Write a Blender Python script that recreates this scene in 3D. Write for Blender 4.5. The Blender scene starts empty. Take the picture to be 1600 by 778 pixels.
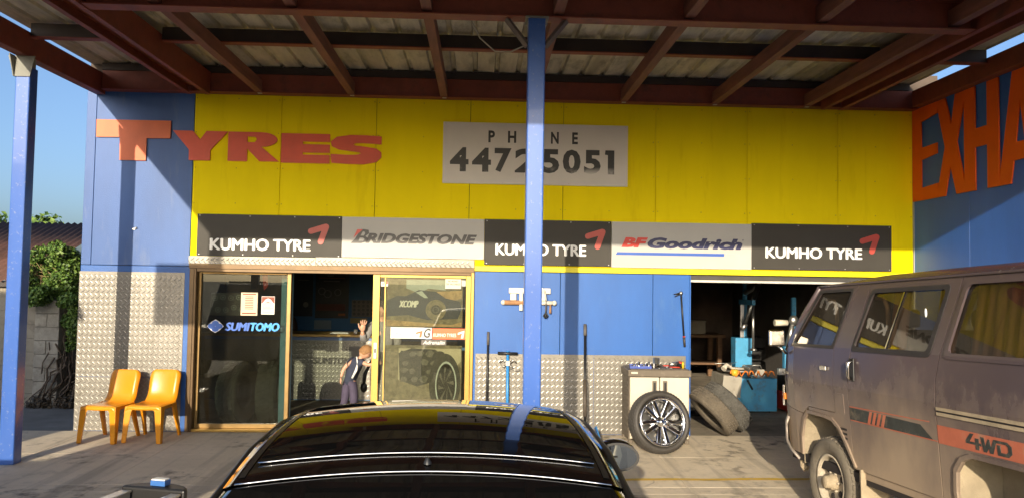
import bpy, bmesh, math, random
from mathutils import Vector, Matrix
random.seed(7)
scene = bpy.context.scene
C = scene.collection

# ---------------------------------------------------------------- camera
CAM = Vector((0.1616, -9.805, 1.8985))
YAW, PITCH, ROLL = math.radians(2.312), math.radians(2.563), math.radians(0.888)
fwd = Vector((math.sin(YAW)*math.cos(PITCH), math.cos(YAW)*math.cos(PITCH), math.sin(PITCH)))
rgt = Vector((math.cos(YAW), -math.sin(YAW), 0))
upv = rgt.cross(fwd)
r2 = math.cos(ROLL)*rgt + math.sin(ROLL)*upv
u2 = -math.sin(ROLL)*rgt + math.cos(ROLL)*upv
cam = bpy.data.cameras.new('camera')
cam.lens = 27.02; cam.sensor_width = 36; cam.clip_start = 0.05; cam.clip_end = 2000
co = bpy.data.objects.new('camera', cam); C.objects.link(co)
co.matrix_world = Matrix(((r2.x, u2.x, -fwd.x, CAM.x), (r2.y, u2.y, -fwd.y, CAM.y), (r2.z, u2.z, -fwd.z, CAM.z), (0, 0, 0, 1)))
scene.camera = co

# ---------------------------------------------------------------- sky and sun
SUN = Vector((0.225, 1.0, -0.265)).normalized()          # direction the light travels
EL = math.asin(-SUN.z); AZ = math.atan2(-SUN.x, -SUN.y)
w = bpy.data.worlds.new('World'); scene.world = w; w.use_nodes = True
nt = w.node_tree
sky = nt.nodes.new('ShaderNodeTexSky'); sky.sky_type = 'NISHITA'; sky.sun_disc = False
sky.sun_elevation = EL; sky.sun_rotation = AZ; sky.air_density = 0.75; sky.dust_density = 3.2; sky.ozone_density = 3.0
bg = nt.nodes['Background']; bg.inputs['Strength'].default_value = 0.085
nt.links.new(sky.outputs[0], bg.inputs['Color'])
sun = bpy.data.lights.new('sun', 'SUN'); sun.energy = 2.2; sun.angle = math.radians(0.5); sun.color = (1.0, 0.86, 0.66)
so = bpy.data.objects.new('sun', sun); C.objects.link(so)
so.rotation_euler = SUN.to_track_quat('-Z', 'Y').to_euler()
so.location = (-3, -14, 6)
scene.view_settings.view_transform = 'Standard'
scene.view_settings.look = 'None'
scene.view_settings.exposure = 1.5
scene.view_settings.gamma = 1.0
scene.view_settings.use_curve_mapping = False
scene.cycles.max_bounces = 10
scene.cycles.diffuse_bounces = 5
scene.cycles.transparent_max_bounces = 16
scene.cycles.caustics_reflective = False
scene.cycles.caustics_refractive = False
scene.cycles.use_denoising = True

# ---------------------------------------------------------------- materials
MATS = {}
def nodes_of(name):
    m = bpy.data.materials.new(name); m.use_nodes = True
    n = m.node_tree.nodes; l = m.node_tree.links
    return m, n, l, n['Principled BSDF']
def rgb(c): return (c[0], c[1], c[2], 1.0)
def mixc(n, l, fac, a, b):
    x = n.new('ShaderNodeMix'); x.data_type = 'RGBA'
    if isinstance(fac, float): x.inputs[0].default_value = fac
    else: l.new(fac, x.inputs[0])
    for i, v in ((6, a), (7, b)):
        if isinstance(v, (tuple, list)): x.inputs[i].default_value = rgb(v)
        else: l.new(v, x.inputs[i])
    return x.outputs[2]
def noise(n, l, scale, detail=4, stretch=None, rough=0.6, vec=None):
    t = n.new('ShaderNodeTexCoord')
    src = t.outputs['Object'] if vec is None else vec
    if stretch:
        mp = n.new('ShaderNodeMapping'); mp.inputs['Scale'].default_value = stretch
        l.new(src, mp.inputs['Vector']); src = mp.outputs[0]
    x = n.new('ShaderNodeTexNoise'); x.inputs['Scale'].default_value = scale
    x.inputs['Detail'].default_value = detail; x.inputs['Roughness'].default_value = rough
    l.new(src, x.inputs['Vector'])
    return x.outputs['Fac']
def ramp(n, l, fac, p0, p1, c0=(0, 0, 0), c1=(1, 1, 1)):
    r = n.new('ShaderNodeValToRGB')
    r.color_ramp.elements[0].position = p0; r.color_ramp.elements[0].color = rgb(c0)
    r.color_ramp.elements[1].position = p1; r.color_ramp.elements[1].color = rgb(c1)
    l.new(fac, r.inputs[0]); return r.outputs[0]
def M(name, col, rough=.5, metal=0., var=.12, vs=4., stretch=None, bump=0., bs=60., coat=0., dirt=None, spec=None, rvar=.0):
    """procedural principled material: two-tone noise, optional dirt (colour, amount, scale), fine bump"""
    if name in MATS: return MATS[name]
    m, n, l, p = nodes_of(name)
    lo = tuple(max(0, c*(1-var)) for c in col); hi = tuple(min(1, c*(1+var)) for c in col)
    f = noise(n, l, vs, 5, stretch)
    c = mixc(n, l, ramp(n, l, f, .3, .7), lo, hi)
    if dirt:
        dcol, amt, ds = dirt[:3]
        f2 = noise(n, l, ds, 8, dirt[3] if len(dirt) > 3 else None, .7)
        c = mixc(n, l, ramp(n, l, f2, .62-amt*.35, .80-amt*.2), c, dcol)
    l.new(c, p.inputs['Base Color'])
    p.inputs['Roughness'].default_value = rough
    if rvar:
        f3 = noise(n, l, 9, 6)
        mr = n.new('ShaderNodeMapRange'); mr.inputs['To Min'].default_value = max(.02, rough-rvar); mr.inputs['To Max'].default_value = min(1, rough+rvar)
        l.new(f3, mr.inputs['Value']); l.new(mr.outputs[0], p.inputs['Roughness'])
    p.inputs['Metallic'].default_value = metal
    if coat: p.inputs['Coat Weight'].default_value = coat; p.inputs['Coat Roughness'].default_value = .03
    if spec is not None: p.inputs['Specular IOR Level'].default_value = spec
    if bump:
        fb = noise(n, l, bs, 6)
        b = n.new('ShaderNodeBump'); b.inputs['Strength'].default_value = bump; b.inputs['Distance'].default_value = .01
        l.new(fb, b.inputs['Height']); l.new(b.outputs[0], p.inputs['Normal'])
    MATS[name] = m
    return m
def glass_mat(name, tint=(.85, .9, .88), dust=.04, dustcol=(.5, .45, .35), rough=.0, ior=1.5):
    if name in MATS: return MATS[name]
    m, n, l, p = nodes_of(name); n.remove(p)
    out = n['Material Output']
    tr = n.new('ShaderNodeBsdfTransparent'); tr.inputs[0].default_value = rgb(tint)
    gl = n.new('ShaderNodeBsdfGlossy'); gl.inputs['Roughness'].default_value = rough; gl.inputs[0].default_value = (1, 1, 1, 1)
    lw = n.new('ShaderNodeLayerWeight'); lw.inputs[0].default_value = .5          # thin pane: same reflectance from both faces
    pw_ = n.new('ShaderNodeMath'); pw_.operation = 'POWER'; pw_.inputs[1].default_value = 4.; l.new(lw.outputs['Facing'], pw_.inputs[0])
    ml = n.new('ShaderNodeMath'); ml.operation = 'MULTIPLY_ADD'; ml.inputs[1].default_value = .9; ml.inputs[2].default_value = (ior-1)**2/(ior+1)**2; l.new(pw_.outputs[0], ml.inputs[0])
    mx = n.new('ShaderNodeMixShader'); l.new(ml.outputs[0], mx.inputs[0]); l.new(tr.outputs[0], mx.inputs[1]); l.new(gl.outputs[0], mx.inputs[2])
    df = n.new('ShaderNodeBsdfDiffuse'); df.inputs[0].default_value = rgb(dustcol)
    f = noise(n, l, 3.5, 9, (1, 1, .6), .75)
    mr = n.new('ShaderNodeMapRange'); mr.inputs['From Min'].default_value = .35; mr.inputs['From Max'].default_value = .75
    mr.inputs['To Min'].default_value = dust*.4; mr.inputs['To Max'].default_value = dust*2.0
    l.new(f, mr.inputs['Value'])
    m2 = n.new('ShaderNodeMixShader'); l.new(mr.outputs[0], m2.inputs[0]); l.new(mx.outputs[0], m2.inputs[1]); l.new(df.outputs[0], m2.inputs[2])
    l.new(m2.outputs[0], out.inputs[0])
    MATS[name] = m
    return m

# ---------------------------------------------------------------- mesh builder
class B:
    def __init__(s): s.v = []; s.f = []; s.fm = []; s.fs = []; s.mats = []
    def mi(s, m):
        if m not in s.mats: s.mats.append(m)
        return s.mats.index(m)
    def add(s, vs, fs, m, smooth=False, mat4=None):
        o = len(s.v); k = s.mi(m)
        for v in vs:
            v = Vector(v)
            s.v.append(mat4 @ v if mat4 else v)
        for f in fs: s.f.append([i+o for i in f]); s.fm.append(k); s.fs.append(smooth)
        return s
    def box(s, x0, x1, y0, y1, z0, z1, m, mat4=None, taper=0):
        x0, x1 = min(x0, x1), max(x0, x1); y0, y1 = min(y0, y1), max(y0, y1); z0, z1 = min(z0, z1), max(z0, z1)
        t = taper
        vs = [(x0, y0, z0), (x1, y0, z0), (x1, y1, z0), (x0, y1, z0), (x0+t, y0+t, z1), (x1-t, y0+t, z1), (x1-t, y1-t, z1), (x0+t, y1-t, z1)]
        return s.add(vs, [(0, 3, 2, 1), (4, 5, 6, 7), (0, 1, 5, 4), (1, 2, 6, 5), (2, 3, 7, 6), (3, 0, 4, 7)], m, False, mat4)
    def cyl(s, p0, p1, r0, m, r1=None, n=14, cap=True, smooth=True):
        return s.tube([p0, p1], [r0, r0 if r1 is None else r1], m, n, cap, smooth)
    def tube(s, path, r, m, n=10, cap=True, smooth=True, closed=False, squash=None):
        P = [Vector(p) for p in path]; K = len(P)
        R = r if isinstance(r, (list, tuple)) else [r]*K
        vs = []; fs = []
        ref = None
        for i in range(K):
            a = P[i-1] if (i > 0 or closed) else P[i]; b = P[(i+1) % K] if (i < K-1 or closed) else P[i]
            t = (b-a).normalized() if (b-a).length > 1e-9 else Vector((0, 0, 1))
            if ref is None:
                ref = Vector((0, 0, 1)) if abs(t.z) < .9 else Vector((1, 0, 0))
            u = ref - t*ref.dot(t)
            if u.length < 1e-6: u = t.orthogonal()
            u.normalize(); v = t.cross(u); ref = u
            sq = squash or (1, 1)
            for j in range(n):
                a_ = 2*math.pi*j/n
                vs.append(P[i]+(u*math.cos(a_)*sq[0]+v*math.sin(a_)*sq[1])*R[i])
        rng = K if closed else K-1
        for i in range(rng):
            for j in range(n):
                a = i*n+j; b = i*n+(j+1) % n; c = ((i+1) % K)*n+(j+1) % n; d = ((i+1) % K)*n+j
                fs.append((a, b, c, d))
        s.add(vs, fs, m, smooth)
        if cap and not closed:
            o = len(s.v)-K*n; k = s.mi(m)
            s.f.append([o+j for j in range(n)][::-1]); s.fm.append(k); s.fs.append(False)
            s.f.append([o+(K-1)*n+j for j in range(n)]); s.fm.append(k); s.fs.append(False)
        return s
    def lathe(s, prof, m, n=32, mat4=None, smooth=True, closed=False):
        """prof: list of (radius, axial) - turned about local Y axis"""
        vs = []; fs = []; K = len(prof)
        for r, a in prof:
            for j in range(n):
                t = 2*math.pi*j/n; vs.append((r*math.cos(t), a, r*math.sin(t)))
        for i in range(K if closed else K-1):
            for j in range(n):
                i2 = (i+1) % K
                fs.append((i*n+j, i*n+(j+1) % n, i2*n+(j+1) % n, i2*n+j))
        return s.add(vs, fs, m, smooth, mat4)
    def prism(s, poly, axis, a0, a1, m, mat4=None):
        """extrude a simple 2D polygon along axis ('x': poly=(y,z); 'y': (x,z); 'z': (x,y))"""
        n = len(poly)
        def P(p, a): return {'x': (a, p[0], p[1]), 'y': (p[0], a, p[1]), 'z': (p[0], p[1], a)}[axis]
        vs = [P(p, a0) for p in poly]+[P(p, a1) for p in poly]
        fs = [list(range(n))[::-1], list(range(n, 2*n))]+[(i, (i+1) % n, n+(i+1) % n, n+i) for i in range(n)]
        return s.add(vs, fs, m, False, mat4)
    def sphere(s, c, r, m, nu=12, nv=8, mat4=None):
        rx, ry, rz = r if isinstance(r, (tuple, list)) else (r, r, r)
        vs = []; fs = []
        for i in range(nv+1):
            ph = math.pi*i/nv
            for j in range(nu):
                t = 2*math.pi*j/nu
                vs.append((c[0]+rx*math.sin(ph)*math.cos(t), c[1]+ry*math.sin(ph)*math.sin(t), c[2]+rz*math.cos(ph)))
        for i in range(nv):
            for j in range(nu):
                fs.append((i*nu+j, (i+1)*nu+j, (i+1)*nu+(j+1) % nu, i*nu+(j+1) % nu))
        return s.add(vs, fs, m, True, mat4)
    def shape(s, loops, m, fr, depth=.004, bez=False):
        """filled 2D outline(s) with holes, on a frame fr=(origin, u, v, normal)"""
        cu = bpy.data.curves.new('t', 'CURVE'); cu.dimensions = '2D'; cu.fill_mode = 'BOTH'; cu.extrude = depth/2
        for lp in loops:
            sp = cu.splines.new('POLY'); sp.points.add(len(lp)-1)
            for q, p in zip(sp.points, lp): q.co = (p[0], p[1], 0, 1)
            sp.use_cyclic_u = True
        return s._curve(cu, m, fr, None, depth)
    def text(s, body, rect, m, fr, depth=.004, bold=0., shear=0., space=1.0, res=3):
        """lettering fitted into rect=(u0,v0,u1,v1) on the frame fr"""
        fat = bold > 0 and 'M' in body; h = (rect[3]-rect[1])*bold if fat else 0; k = 0
        for du, dv in ((0, 0), (-1, .0), (1, .0), (0, .6), (0, -.6)) if fat else ((0, 0),):
            cu = bpy.data.curves.new('t', 'FONT'); cu.body = body; cu.size = 1; cu.shear = shear; cu.offset = 0 if fat else bold*.5
            cu.space_character = space; cu.extrude = depth/2; cu.resolution_u = res
            o_ = Vector(fr[0])+Vector(fr[3])*(-.00025*k)
            s._curve(cu, m, (o_, fr[1], fr[2], fr[3]), (rect[0]+h+du*h, rect[1]+h*.6+dv*h, rect[2]-h+du*h, rect[3]-h*.6+dv*h), depth); k += 1
        return s
    def _curve(s, cu, m, fr, rect, depth):
        ob = bpy.data.objects.new('t', cu); C.objects.link(ob)
        dg = bpy.context.evaluated_depsgraph_get(); dg.update()
        me = bpy.data.meshes.new_from_object(ob.evaluated_get(dg))
        vs = [v.co.copy() for v in me.vertices]; fs = [list(p.vertices) for p in me.polygons]
        C.objects.unlink(ob); bpy.data.objects.remove(ob); bpy.data.curves.remove(cu); bpy.data.meshes.remove(me)
        if rect and vs:
            x0 = min(v.x for v in vs); x1 = max(v.x for v in vs); y0 = min(v.y for v in vs); y1 = max(v.y for v in vs)
            for v in vs:
                v.x = rect[0]+(v.x-x0)/(x1-x0)*(rect[2]-rect[0]); v.y = rect[1]+(v.y-y0)/(y1-y0)*(rect[3]-rect[1])
        o, u, w_, nn = [Vector(a) for a in fr]
        s.add([o+u*v.x+w_*v.y+nn*(v.z+depth/2) for v in vs], fs, m)
        return s
    def tris(s): return sum(len(f)-2 for f in s.f)
    def build(s, name, parent=None, bevel=0., loc=None, seg=2, world=False, subsurf=0, rot=None, autosmooth=None):
        me = bpy.data.meshes.new(name)
        off = Vector((0, 0, 0))
        if loc is not None and world: off = Vector(loc)
        vs = [v-off for v in s.v]
        if parent is not None and world:
            inv = root_matrix(parent).inverted(); vs = [inv @ v for v in vs]
        me.from_pydata([tuple(v) for v in vs], [], s.f)
        for m in s.mats: me.materials.append(m)
        for p, k, sm in zip(me.polygons, s.fm, s.fs): p.material_index = k; p.use_smooth = sm
        bm = bmesh.new(); bm.from_mesh(me)
        bmesh.ops.recalc_face_normals(bm, faces=bm.faces[:]) if not getattr(s, 'keepn', False) else None
        if bevel:
            es = [e for e in bm.edges if len(e.link_faces) == 2 and e.calc_face_angle(0) > .5]
            bmesh.ops.bevel(bm, geom=es, offset=bevel, segments=seg, affect='EDGES', profile=.5, clamp_overlap=True)
        bm.to_mesh(me); bm.free()
        me.update()
        ob = bpy.data.objects.new(name, me); C.objects.link(ob)
        if parent is not None: ob.parent = parent
        if loc is not None: ob.location = loc
        if rot is not None: ob.rotation_euler = rot
        if subsurf:
            md = ob.modifiers.new('s', 'SUBSURF'); md.levels = subsurf; md.render_levels = subsurf
        return ob
def root_matrix(o):
    m = Matrix.LocRotScale(o.location, o.rotation_euler, o.scale)
    return root_matrix(o.parent) @ m if o.parent else m
def thing(name, label, cat, loc=(0, 0, 0), rot=(0, 0, 0), group=None):
    o = bpy.data.objects.new(name, None); C.objects.link(o)
    o.location = loc; o.rotation_euler = rot; o.empty_display_size = .1
    return tag(o, label, cat, group)
def tag(o, label, cat, group=None):
    o['label'] = label; o['category'] = cat
    if group: o['group'] = group
    return o
def struct(o): o['kind'] = 'structure'; return o
def stuff(o): o['kind'] = 'stuff'; return o
def copy_tree(o, parent=None):
    c = o.copy(); C.objects.link(c); c.parent = parent
    for ch in list(o.children): copy_tree(ch, c)
    return c
WALL = ((0, 0, 0), (1, 0, 0), (0, 0, 1), (0, -1, 0))      # frame of the shop front
def wallf(y): return ((0, y, 0), (1, 0, 0), (0, 0, 1), (0, -1, 0))
def gz(y):                                                # height of the apron: it falls a little to the drain line
    if y > 0: return 0.
    return -.04*min(1., -y/2.36)
def circ(cx, cy, r, n=24, ry=None):
    ry = r if ry is None else ry
    return [(cx+r*math.cos(2*math.pi*i/n), cy+ry*math.sin(2*math.pi*i/n)) for i in range(n)]
# ================================================================ materials used by the setting
def concrete_mat():
    m, n, l, p = nodes_of('concrete')
    f1 = noise(n, l, 1.1, 6); f2 = noise(n, l, 14, 8, None, .7); f3 = noise(n, l, 160, 3)
    c = mixc(n, l, ramp(n, l, f1, .3, .72), (.58, .49, .355), (.73, .625, .465))
    c = mixc(n, l, ramp(n, l, f2, .52, .78), c, (.52, .445, .33))
    c = mixc(n, l, ramp(n, l, f3, .64, .72), c, (.32, .28, .22))
    f4 = noise(n, l, .8, 7, (3, .5, 1), .7)
    c = mixc(n, l, ramp(n, l, f4, .62, .8), c, (.40, .345, .27))
    # oil spots, rubber streaks along the drive-in direction, hairline cracks
    f5 = noise(n, l, .9, 3, None, .5); f6 = noise(n, l, 6, 4)
    mu = n.new('ShaderNodeMath'); mu.operation = 'MULTIPLY'; l.new(ramp(n, l, f5, .50, .62), mu.inputs[0]); l.new(ramp(n, l, f6, .50, .68), mu.inputs[1])
    c = mixc(n, l, mu.outputs[0], c, (.16, .135, .105))
    f7 = noise(n, l, 2.2, 4, (2.2, .12, 1), .55); mu2 = n.new('ShaderNodeMath'); mu2.operation = 'MULTIPLY'; mu2.inputs[1].default_value = .55; l.new(ramp(n, l, f7, .54, .68), mu2.inputs[0])
    c = mixc(n, l, mu2.outputs[0], c, (.26, .225, .175))
    tc_ = n.new('ShaderNodeTexCoord'); nz = n.new('ShaderNodeTexNoise'); nz.inputs['Scale'].default_value = 1.5; l.new(tc_.outputs['Object'], nz.inputs['Vector'])
    ad_ = n.new('ShaderNodeMix'); ad_.data_type = 'VECTOR'; ad_.inputs[0].default_value = .35; l.new(tc_.outputs['Object'], ad_.inputs[4]); l.new(nz.outputs['Color'], ad_.inputs[5])
    vo = n.new('ShaderNodeTexVoronoi'); vo.feature = 'DISTANCE_TO_EDGE'; vo.inputs['Scale'].default_value = .5; l.new(ad_.outputs[1], vo.inputs['Vector'])
    cm = n.new('ShaderNodeMath'); cm.operation = 'MULTIPLY'; l.new(ramp(n, l, vo.outputs['Distance'], .0008, .0022, (1, 1, 1), (0, 0, 0)), cm.inputs[0]); l.new(ramp(n, l, noise(n, l, .55, 2), .52, .60), cm.inputs[1])
    c = mixc(n, l, cm.outputs[0], c, (.26, .22, .17))
    l.new(c, p.inputs['Base Color']); p.inputs['Roughness'].default_value = .85
    b = n.new('ShaderNodeBump'); b.inputs['Strength'].default_value = .35; b.inputs['Distance'].default_value = .008
    l.new(noise(n, l, 120, 5), b.inputs['Height']); l.new(b.outputs[0], p.inputs['Normal'])
    return m
CONC = concrete_mat()
ASPH = M('asphalt', (.075, .072, .068), .9, var=.3, vs=30, bump=.5, bs=200)
YEL = M('yellow_paint', (.92, .74, .0), .7, var=.06, spec=.15, vs=1.2, stretch=(1, 1, .25), bump=.12, bs=90, dirt=((.78, .60, .0), .20, 2.0, (2.0, 1, .25)))
YELB = M('bright_yellow_trim', (.80, .70, .002), .4, var=.05, vs=3, bump=.1, bs=80)
BLUE = M('blue_wall_paint', (.012, .098, .36), .45, var=.14, vs=2.2, stretch=(1, 1, .35), bump=.18, bs=70, dirt=((.045, .14, .34), .14, 2.6, (1, 1, .3)))
BLUEW = M('weathered_blue_paint', (.034, .105, .32), .5, var=.16, vs=2.0, stretch=(1, 1, .3), bump=.2, bs=70, dirt=((.10, .155, .30), .20, 2.6, (1.5, 1, .3)))
POSTB = M('post_blue_enamel', (.045, .125, .43), .28, var=.10, vs=2.5, stretch=(1, 1, .3), bump=.05, bs=30, coat=.3, dirt=((.34, .36, .40), .10, 26))
REDOX = M('red_oxide_steel', (.20, .044, .025), .6, var=.3, vs=3, stretch=(1, 1, 1), bump=.2, bs=40, dirt=((.08, .028, .018), .3, 3))
REDDK = M('dark_red_timber', (.17, .062, .042), .7, var=.3, vs=4, stretch=(4, .5, 4), bump=.3, bs=40)
DARKP = M('dark_purlin_steel', (.028, .018, .015), .65, var=.3, vs=4, bump=.2)
ROOFM = M('weathered_roof_sheet', (.50, .465, .365), .75, metal=.0, var=.3, vs=2.0, stretch=(3, .5, 1), bump=.2, bs=50, dirt=((.22, .205, .16), .35, 3.0, (2, .7, 1)))
ALUB = M('tread_plate_base', (.215, .20, .17), .40, metal=.5, var=.12, vs=3, bump=.05, bs=30, rvar=.1, dirt=((.16, .145, .115), .2, 3.5))
ALUT = M('tread_plate_aluminium', (.25, .235, .205), .36, metal=.45, var=.10, vs=3, bump=.06, bs=30, rvar=.1, dirt=((.20, .18, .145), .18, 3.5))
GOLD = M('gold_anodised_frame', (.40, .25, .062), .38, metal=.55, var=.12, vs=5, stretch=(1, 1, .3))
BRNZ = M('bronze_frame', (.10, .062, .028), .4, metal=.5, var=.15, vs=5)
GALV = M('galvanised_steel', (.5, .5, .47), .45, metal=.7, var=.15, vs=12)
BLK = M('black_plastic', (.012, .012, .012), .45, var=.2, vs=20)
RUB = M('tyre_rubber', (.022, .021, .020), .75, var=.25, vs=14, bump=.2, bs=90)
RUBD = M('dusty_tyre_rubber', (.115, .095, .068), .9, var=.25, vs=9, bump=.4, bs=70, dirt=((.045, .04, .034), .35, 5))
RUBG = M('grey_worn_tyre_rubber', (.085, .080, .068), .9, var=.3, vs=9, bump=.4, bs=70, dirt=((.04, .037, .033), .3, 6))
CHR = M('chrome', (.80, .80, .80), .06, metal=1., var=.02)
STEEL = M('bare_steel', (.42, .41, .38), .35, metal=.9, var=.15, vs=15)
WHT = M('white_print', (.80, .79, .76), .45, var=.03)
REDP = M('red_print', (.62, .075, .05), .45, var=.06)
BLKP = M('black_print', (.012, .012, .013), .45, var=.1)

# ================================================================ ground
g = B()
R_ = 600
g.add([(-R_, -R_, -.115), (R_, -R_, -.115), (R_, R_, -.115), (-R_, R_, -.115)], [(0, 1, 2, 3)], M('dry_verge_ground', (.36, .32, .22), .95, var=.25, vs=.6))
struct(g.build('ground'))
g = B(); g.add([(-200, -22, -.105), (200, -22, -.105), (200, -12.02, -.105), (-200, -12.02, -.105)], [(0, 1, 2, 3)], ASPH); struct(g.build('road'))
# concrete apron: slabs with open joints, falling to a drain line at y=-2.36
ap = struct(bpy.data.objects.new('concrete_apron', None)); C.objects.link(ap)
xs = [-9.0, -6.4, -4.62, -3.35, -1.5, .35, 2.2, 4.05, 5.81]
rows = [(-.002, -1.162), (-1.167, -2.357), (-2.362, -2.602), (-2.607, -4.9), (-4.905, -7.2), (-7.205, -9.6), (-9.605, -12.0)]
for i in range(len(xs)-1):
    for j, (ya, yb) in enumerate(rows):
        x0, x1 = xs[i]+.002, xs[i+1]-.002
        dz = random.uniform(-.0006, .0006)
        za, zb = gz(ya)+dz, gz(yb)+dz
        b = B()
        e = .0015
        vs = [(x0, yb, -.11), (x1, yb, -.11), (x1, ya, -.11), (x0, ya, -.11), (x0, yb, zb-e), (x1, yb, zb-e), (x1, ya, za-e), (x0, ya, za-e),
              (x0+e, yb+e, zb), (x1-e, yb+e, zb), (x1-e, ya-e, za), (x0+e, ya-e, za)]
        b.add(vs, [(0, 1, 5, 4), (1, 2, 6, 5), (2, 3, 7, 6), (3, 0, 4, 7), (4, 5, 9, 8), (5, 6, 10, 9), (6, 7, 11, 10), (7, 4, 8, 11), (8, 9, 10, 11)], CONC)
        b.build('slab', ap)
jm = M('joint_filler_dirt', (.05, .042, .034), .95, var=.3, vs=30)
b = B(); b.add([(-9, -12, -.046), (5.8, -12, -.046), (5.8, -2.36, -.046), (-9, -2.36, -.046), (5.8, 0, -.006), (-9, 0, -.006)], [(0, 1, 2, 3), (3, 2, 4, 5)], jm); b.build('joint_bed', ap)
# lane beside the building, running back past the shed
lane = B(); lane.add([(-14, .0, -.02), (-4.84, .0, -.02), (-4.84, 14, -.06), (-14, 14, -.06)], [(0, 1, 2, 3)], M('grey_lane_concrete', (.20, .20, .19), .9, var=.25, vs=2, bump=.3, bs=60))
struct(lane.build('side_lane'))
fl = B(); fl.add([(-4.6, .0, .0), (6.1, .0, .0), (6.1, 10.5, .0), (-4.6, 10.5, .0)], [(0, 1, 2, 3)], M('oily_shop_floor', (.30, .255, .19), .75, var=.25, vs=1.5, bump=.2, bs=80, dirt=((.07, .06, .05), .4, 1.3)))
struct(fl.build('shop_floor'))
# yellow line painted across the apron
def worn_yellow():
    m, n, l, p = nodes_of('worn_yellow_road_paint')
    f = noise(n, l, 25, 8, (.5, 2, 1), .75)
    l.new(mixc(n, l, ramp(n, l, f, .50, .66), (.62, .40, .03), (.36, .30, .2)), p.inputs['Base Color']); p.inputs['Roughness'].default_value = .7
    return m
yl = B()
N = 40
vs = []; fs = []
for i in range(N+1):
    x = 1.2+(5.6-1.2)*i/N
    wob = .008*math.sin(x*7)+random.uniform(-.005, .005); yc = -2.12+(x-1.2)*.03
    w_ = .035+random.uniform(-.006, .006)
    vs += [(x, yc-w_+wob, gz(yc-w_)+.005), (x, yc+w_+wob, gz(yc+w_)+.005)]
for i in range(N): fs.append((2*i, 2*i+2, 2*i+3, 2*i+1))
yl.add(vs, fs, worn_yellow())
struct(yl.build('painted_line'))

# ================================================================ the tyre shop
shop = thing('tyre_shop_building', 'yellow and blue tyre shop front with tread plate skirting and open doors', 'building')
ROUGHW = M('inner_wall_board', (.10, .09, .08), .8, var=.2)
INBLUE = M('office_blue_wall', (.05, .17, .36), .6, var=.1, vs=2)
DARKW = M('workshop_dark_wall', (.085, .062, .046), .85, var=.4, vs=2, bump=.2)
# backing walls (with openings)
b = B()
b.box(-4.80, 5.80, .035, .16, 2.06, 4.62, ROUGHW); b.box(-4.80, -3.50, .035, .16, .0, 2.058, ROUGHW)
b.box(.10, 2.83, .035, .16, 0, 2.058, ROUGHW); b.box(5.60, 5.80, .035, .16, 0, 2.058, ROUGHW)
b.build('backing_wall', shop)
# yellow cladding sheets
ed = [-3.488, -2.4, -1.2, 0, 1.2, 2.4, 3.6, 4.8, 5.80]
for i in range(8):
    b = B(); b.box(ed[i]+.003, ed[i+1]-.003, -.002+random.uniform(-.002, .002), .03, 2.052, 4.24, YEL); yp_ = b.build('yellow_panel', shop, bevel=.003)
    b = B()
    for zz in (2.85, 3.3, 3.75, 4.18):
        for xx in (ed[i]+.03, (ed[i]+ed[i+1])/2, ed[i+1]-.03): b.cyl((xx+random.uniform(-.01, .01), -.0065, zz+random.uniform(-.01, .01)), (xx, -.003, zz), .007, M('painted_screw', (.55, .42, .02), .6), n=6)
    stuff(b.build('screw', yp_))
# blue cladding
for x0, x1, z0, z1, mm in ((-4.825, -4.708, 2.055, 4.24, BLUEW), (-4.702, -3.494, 2.055, 4.24, BLUEW), (-4.825, -3.482, 0, 2.049, BLUE),
                       (.088, 1.181, 0, 2.045, BLUE), (1.187, 2.375, 0, 2.045, BLUE), (2.381, 2.852, 0, 2.045, BLUE)):
    b = B(); b.box(x0, x1, -.001, .03, z0, z1, mm); b.build('blue_panel', shop, bevel=.003)
b = B(); b.box(2.853, 2.868, -.006, .155, 0, 2.045, BLUE); b.build('door_reveal', shop)
b = B(); b.box(5.802, 5.816, -.012, .03, 0, 4.24, M('grey_corner_flashing', (.42, .42, .40), .5, metal=.3)); b.build('corner_flashing', shop)
# bright yellow flashing strip under the sign boards
b = B(); b.box(.086, 5.80, -.03, -.003, 2.052, 2.118, YELB); b.build('yellow_flashing', shop, bevel=.004)

def tread(name, x0, x1, z0, z1, y, parent, pitch=.062, th=.003):
    """aluminium tread plate: a sheet with raised lozenge lugs, as real relief"""
    b = B(); b.box(x0, x1, y-th, y, z0, z1, ALUB); o = b.build(name, parent)
    p = B(); h = .0035; vs = []; fs = []
    nx = int((x1-x0)/pitch*1.0); nz = int((z1-z0)/(pitch*.62))
    for i in range(nx+1):
        for j in range(nz+1):
            cx = x0+(i+.5*(j % 2))*pitch+pitch*.3; cz = z0+j*pitch*.62+pitch*.3
            if cx > x1-pitch*.45 or cz > z1-pitch*.42: continue
            a = math.radians(42 if (j % 2) else -42)
            ca, sa = math.cos(a), math.sin(a); L = pitch*.56; W = pitch*.19
            o_ = len(vs)
            for du, dv, dy in ((-L, 0, 0), (0, -W, 0), (L, 0, 0), (0, W, 0), (-L*.45, 0, -h), (L*.45, 0, -h)):
                vs.append((cx+du*ca-dv*sa, y-th-.0003+dy, cz+du*sa+dv*ca))
            fs += [(o_, o_+1, o_+5, o_+4), (o_+1, o_+2, o_+5), (o_+2, o_+3, o_+4, o_+5), (o_+3, o_, o_+4)]
    p.add(vs, fs, ALUT)
    return o, p
def tread_sheet(x0, x1, z0, z1, y=-.004, pitch=.062, parent=None):
    o, p = tread('tread_plate', x0, x1, z0, z1, y, parent or shop, pitch)
    stuff(p.build('lug_pattern', o))
tread_sheet(-4.832, -3.542, .67, 1.972); tread_sheet(-4.832, -3.542, .006, .666)
tread_sheet(.115, 1.62, .006, 1.008); tread_sheet(1.624, 2.806, .006, 1.008)
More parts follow.
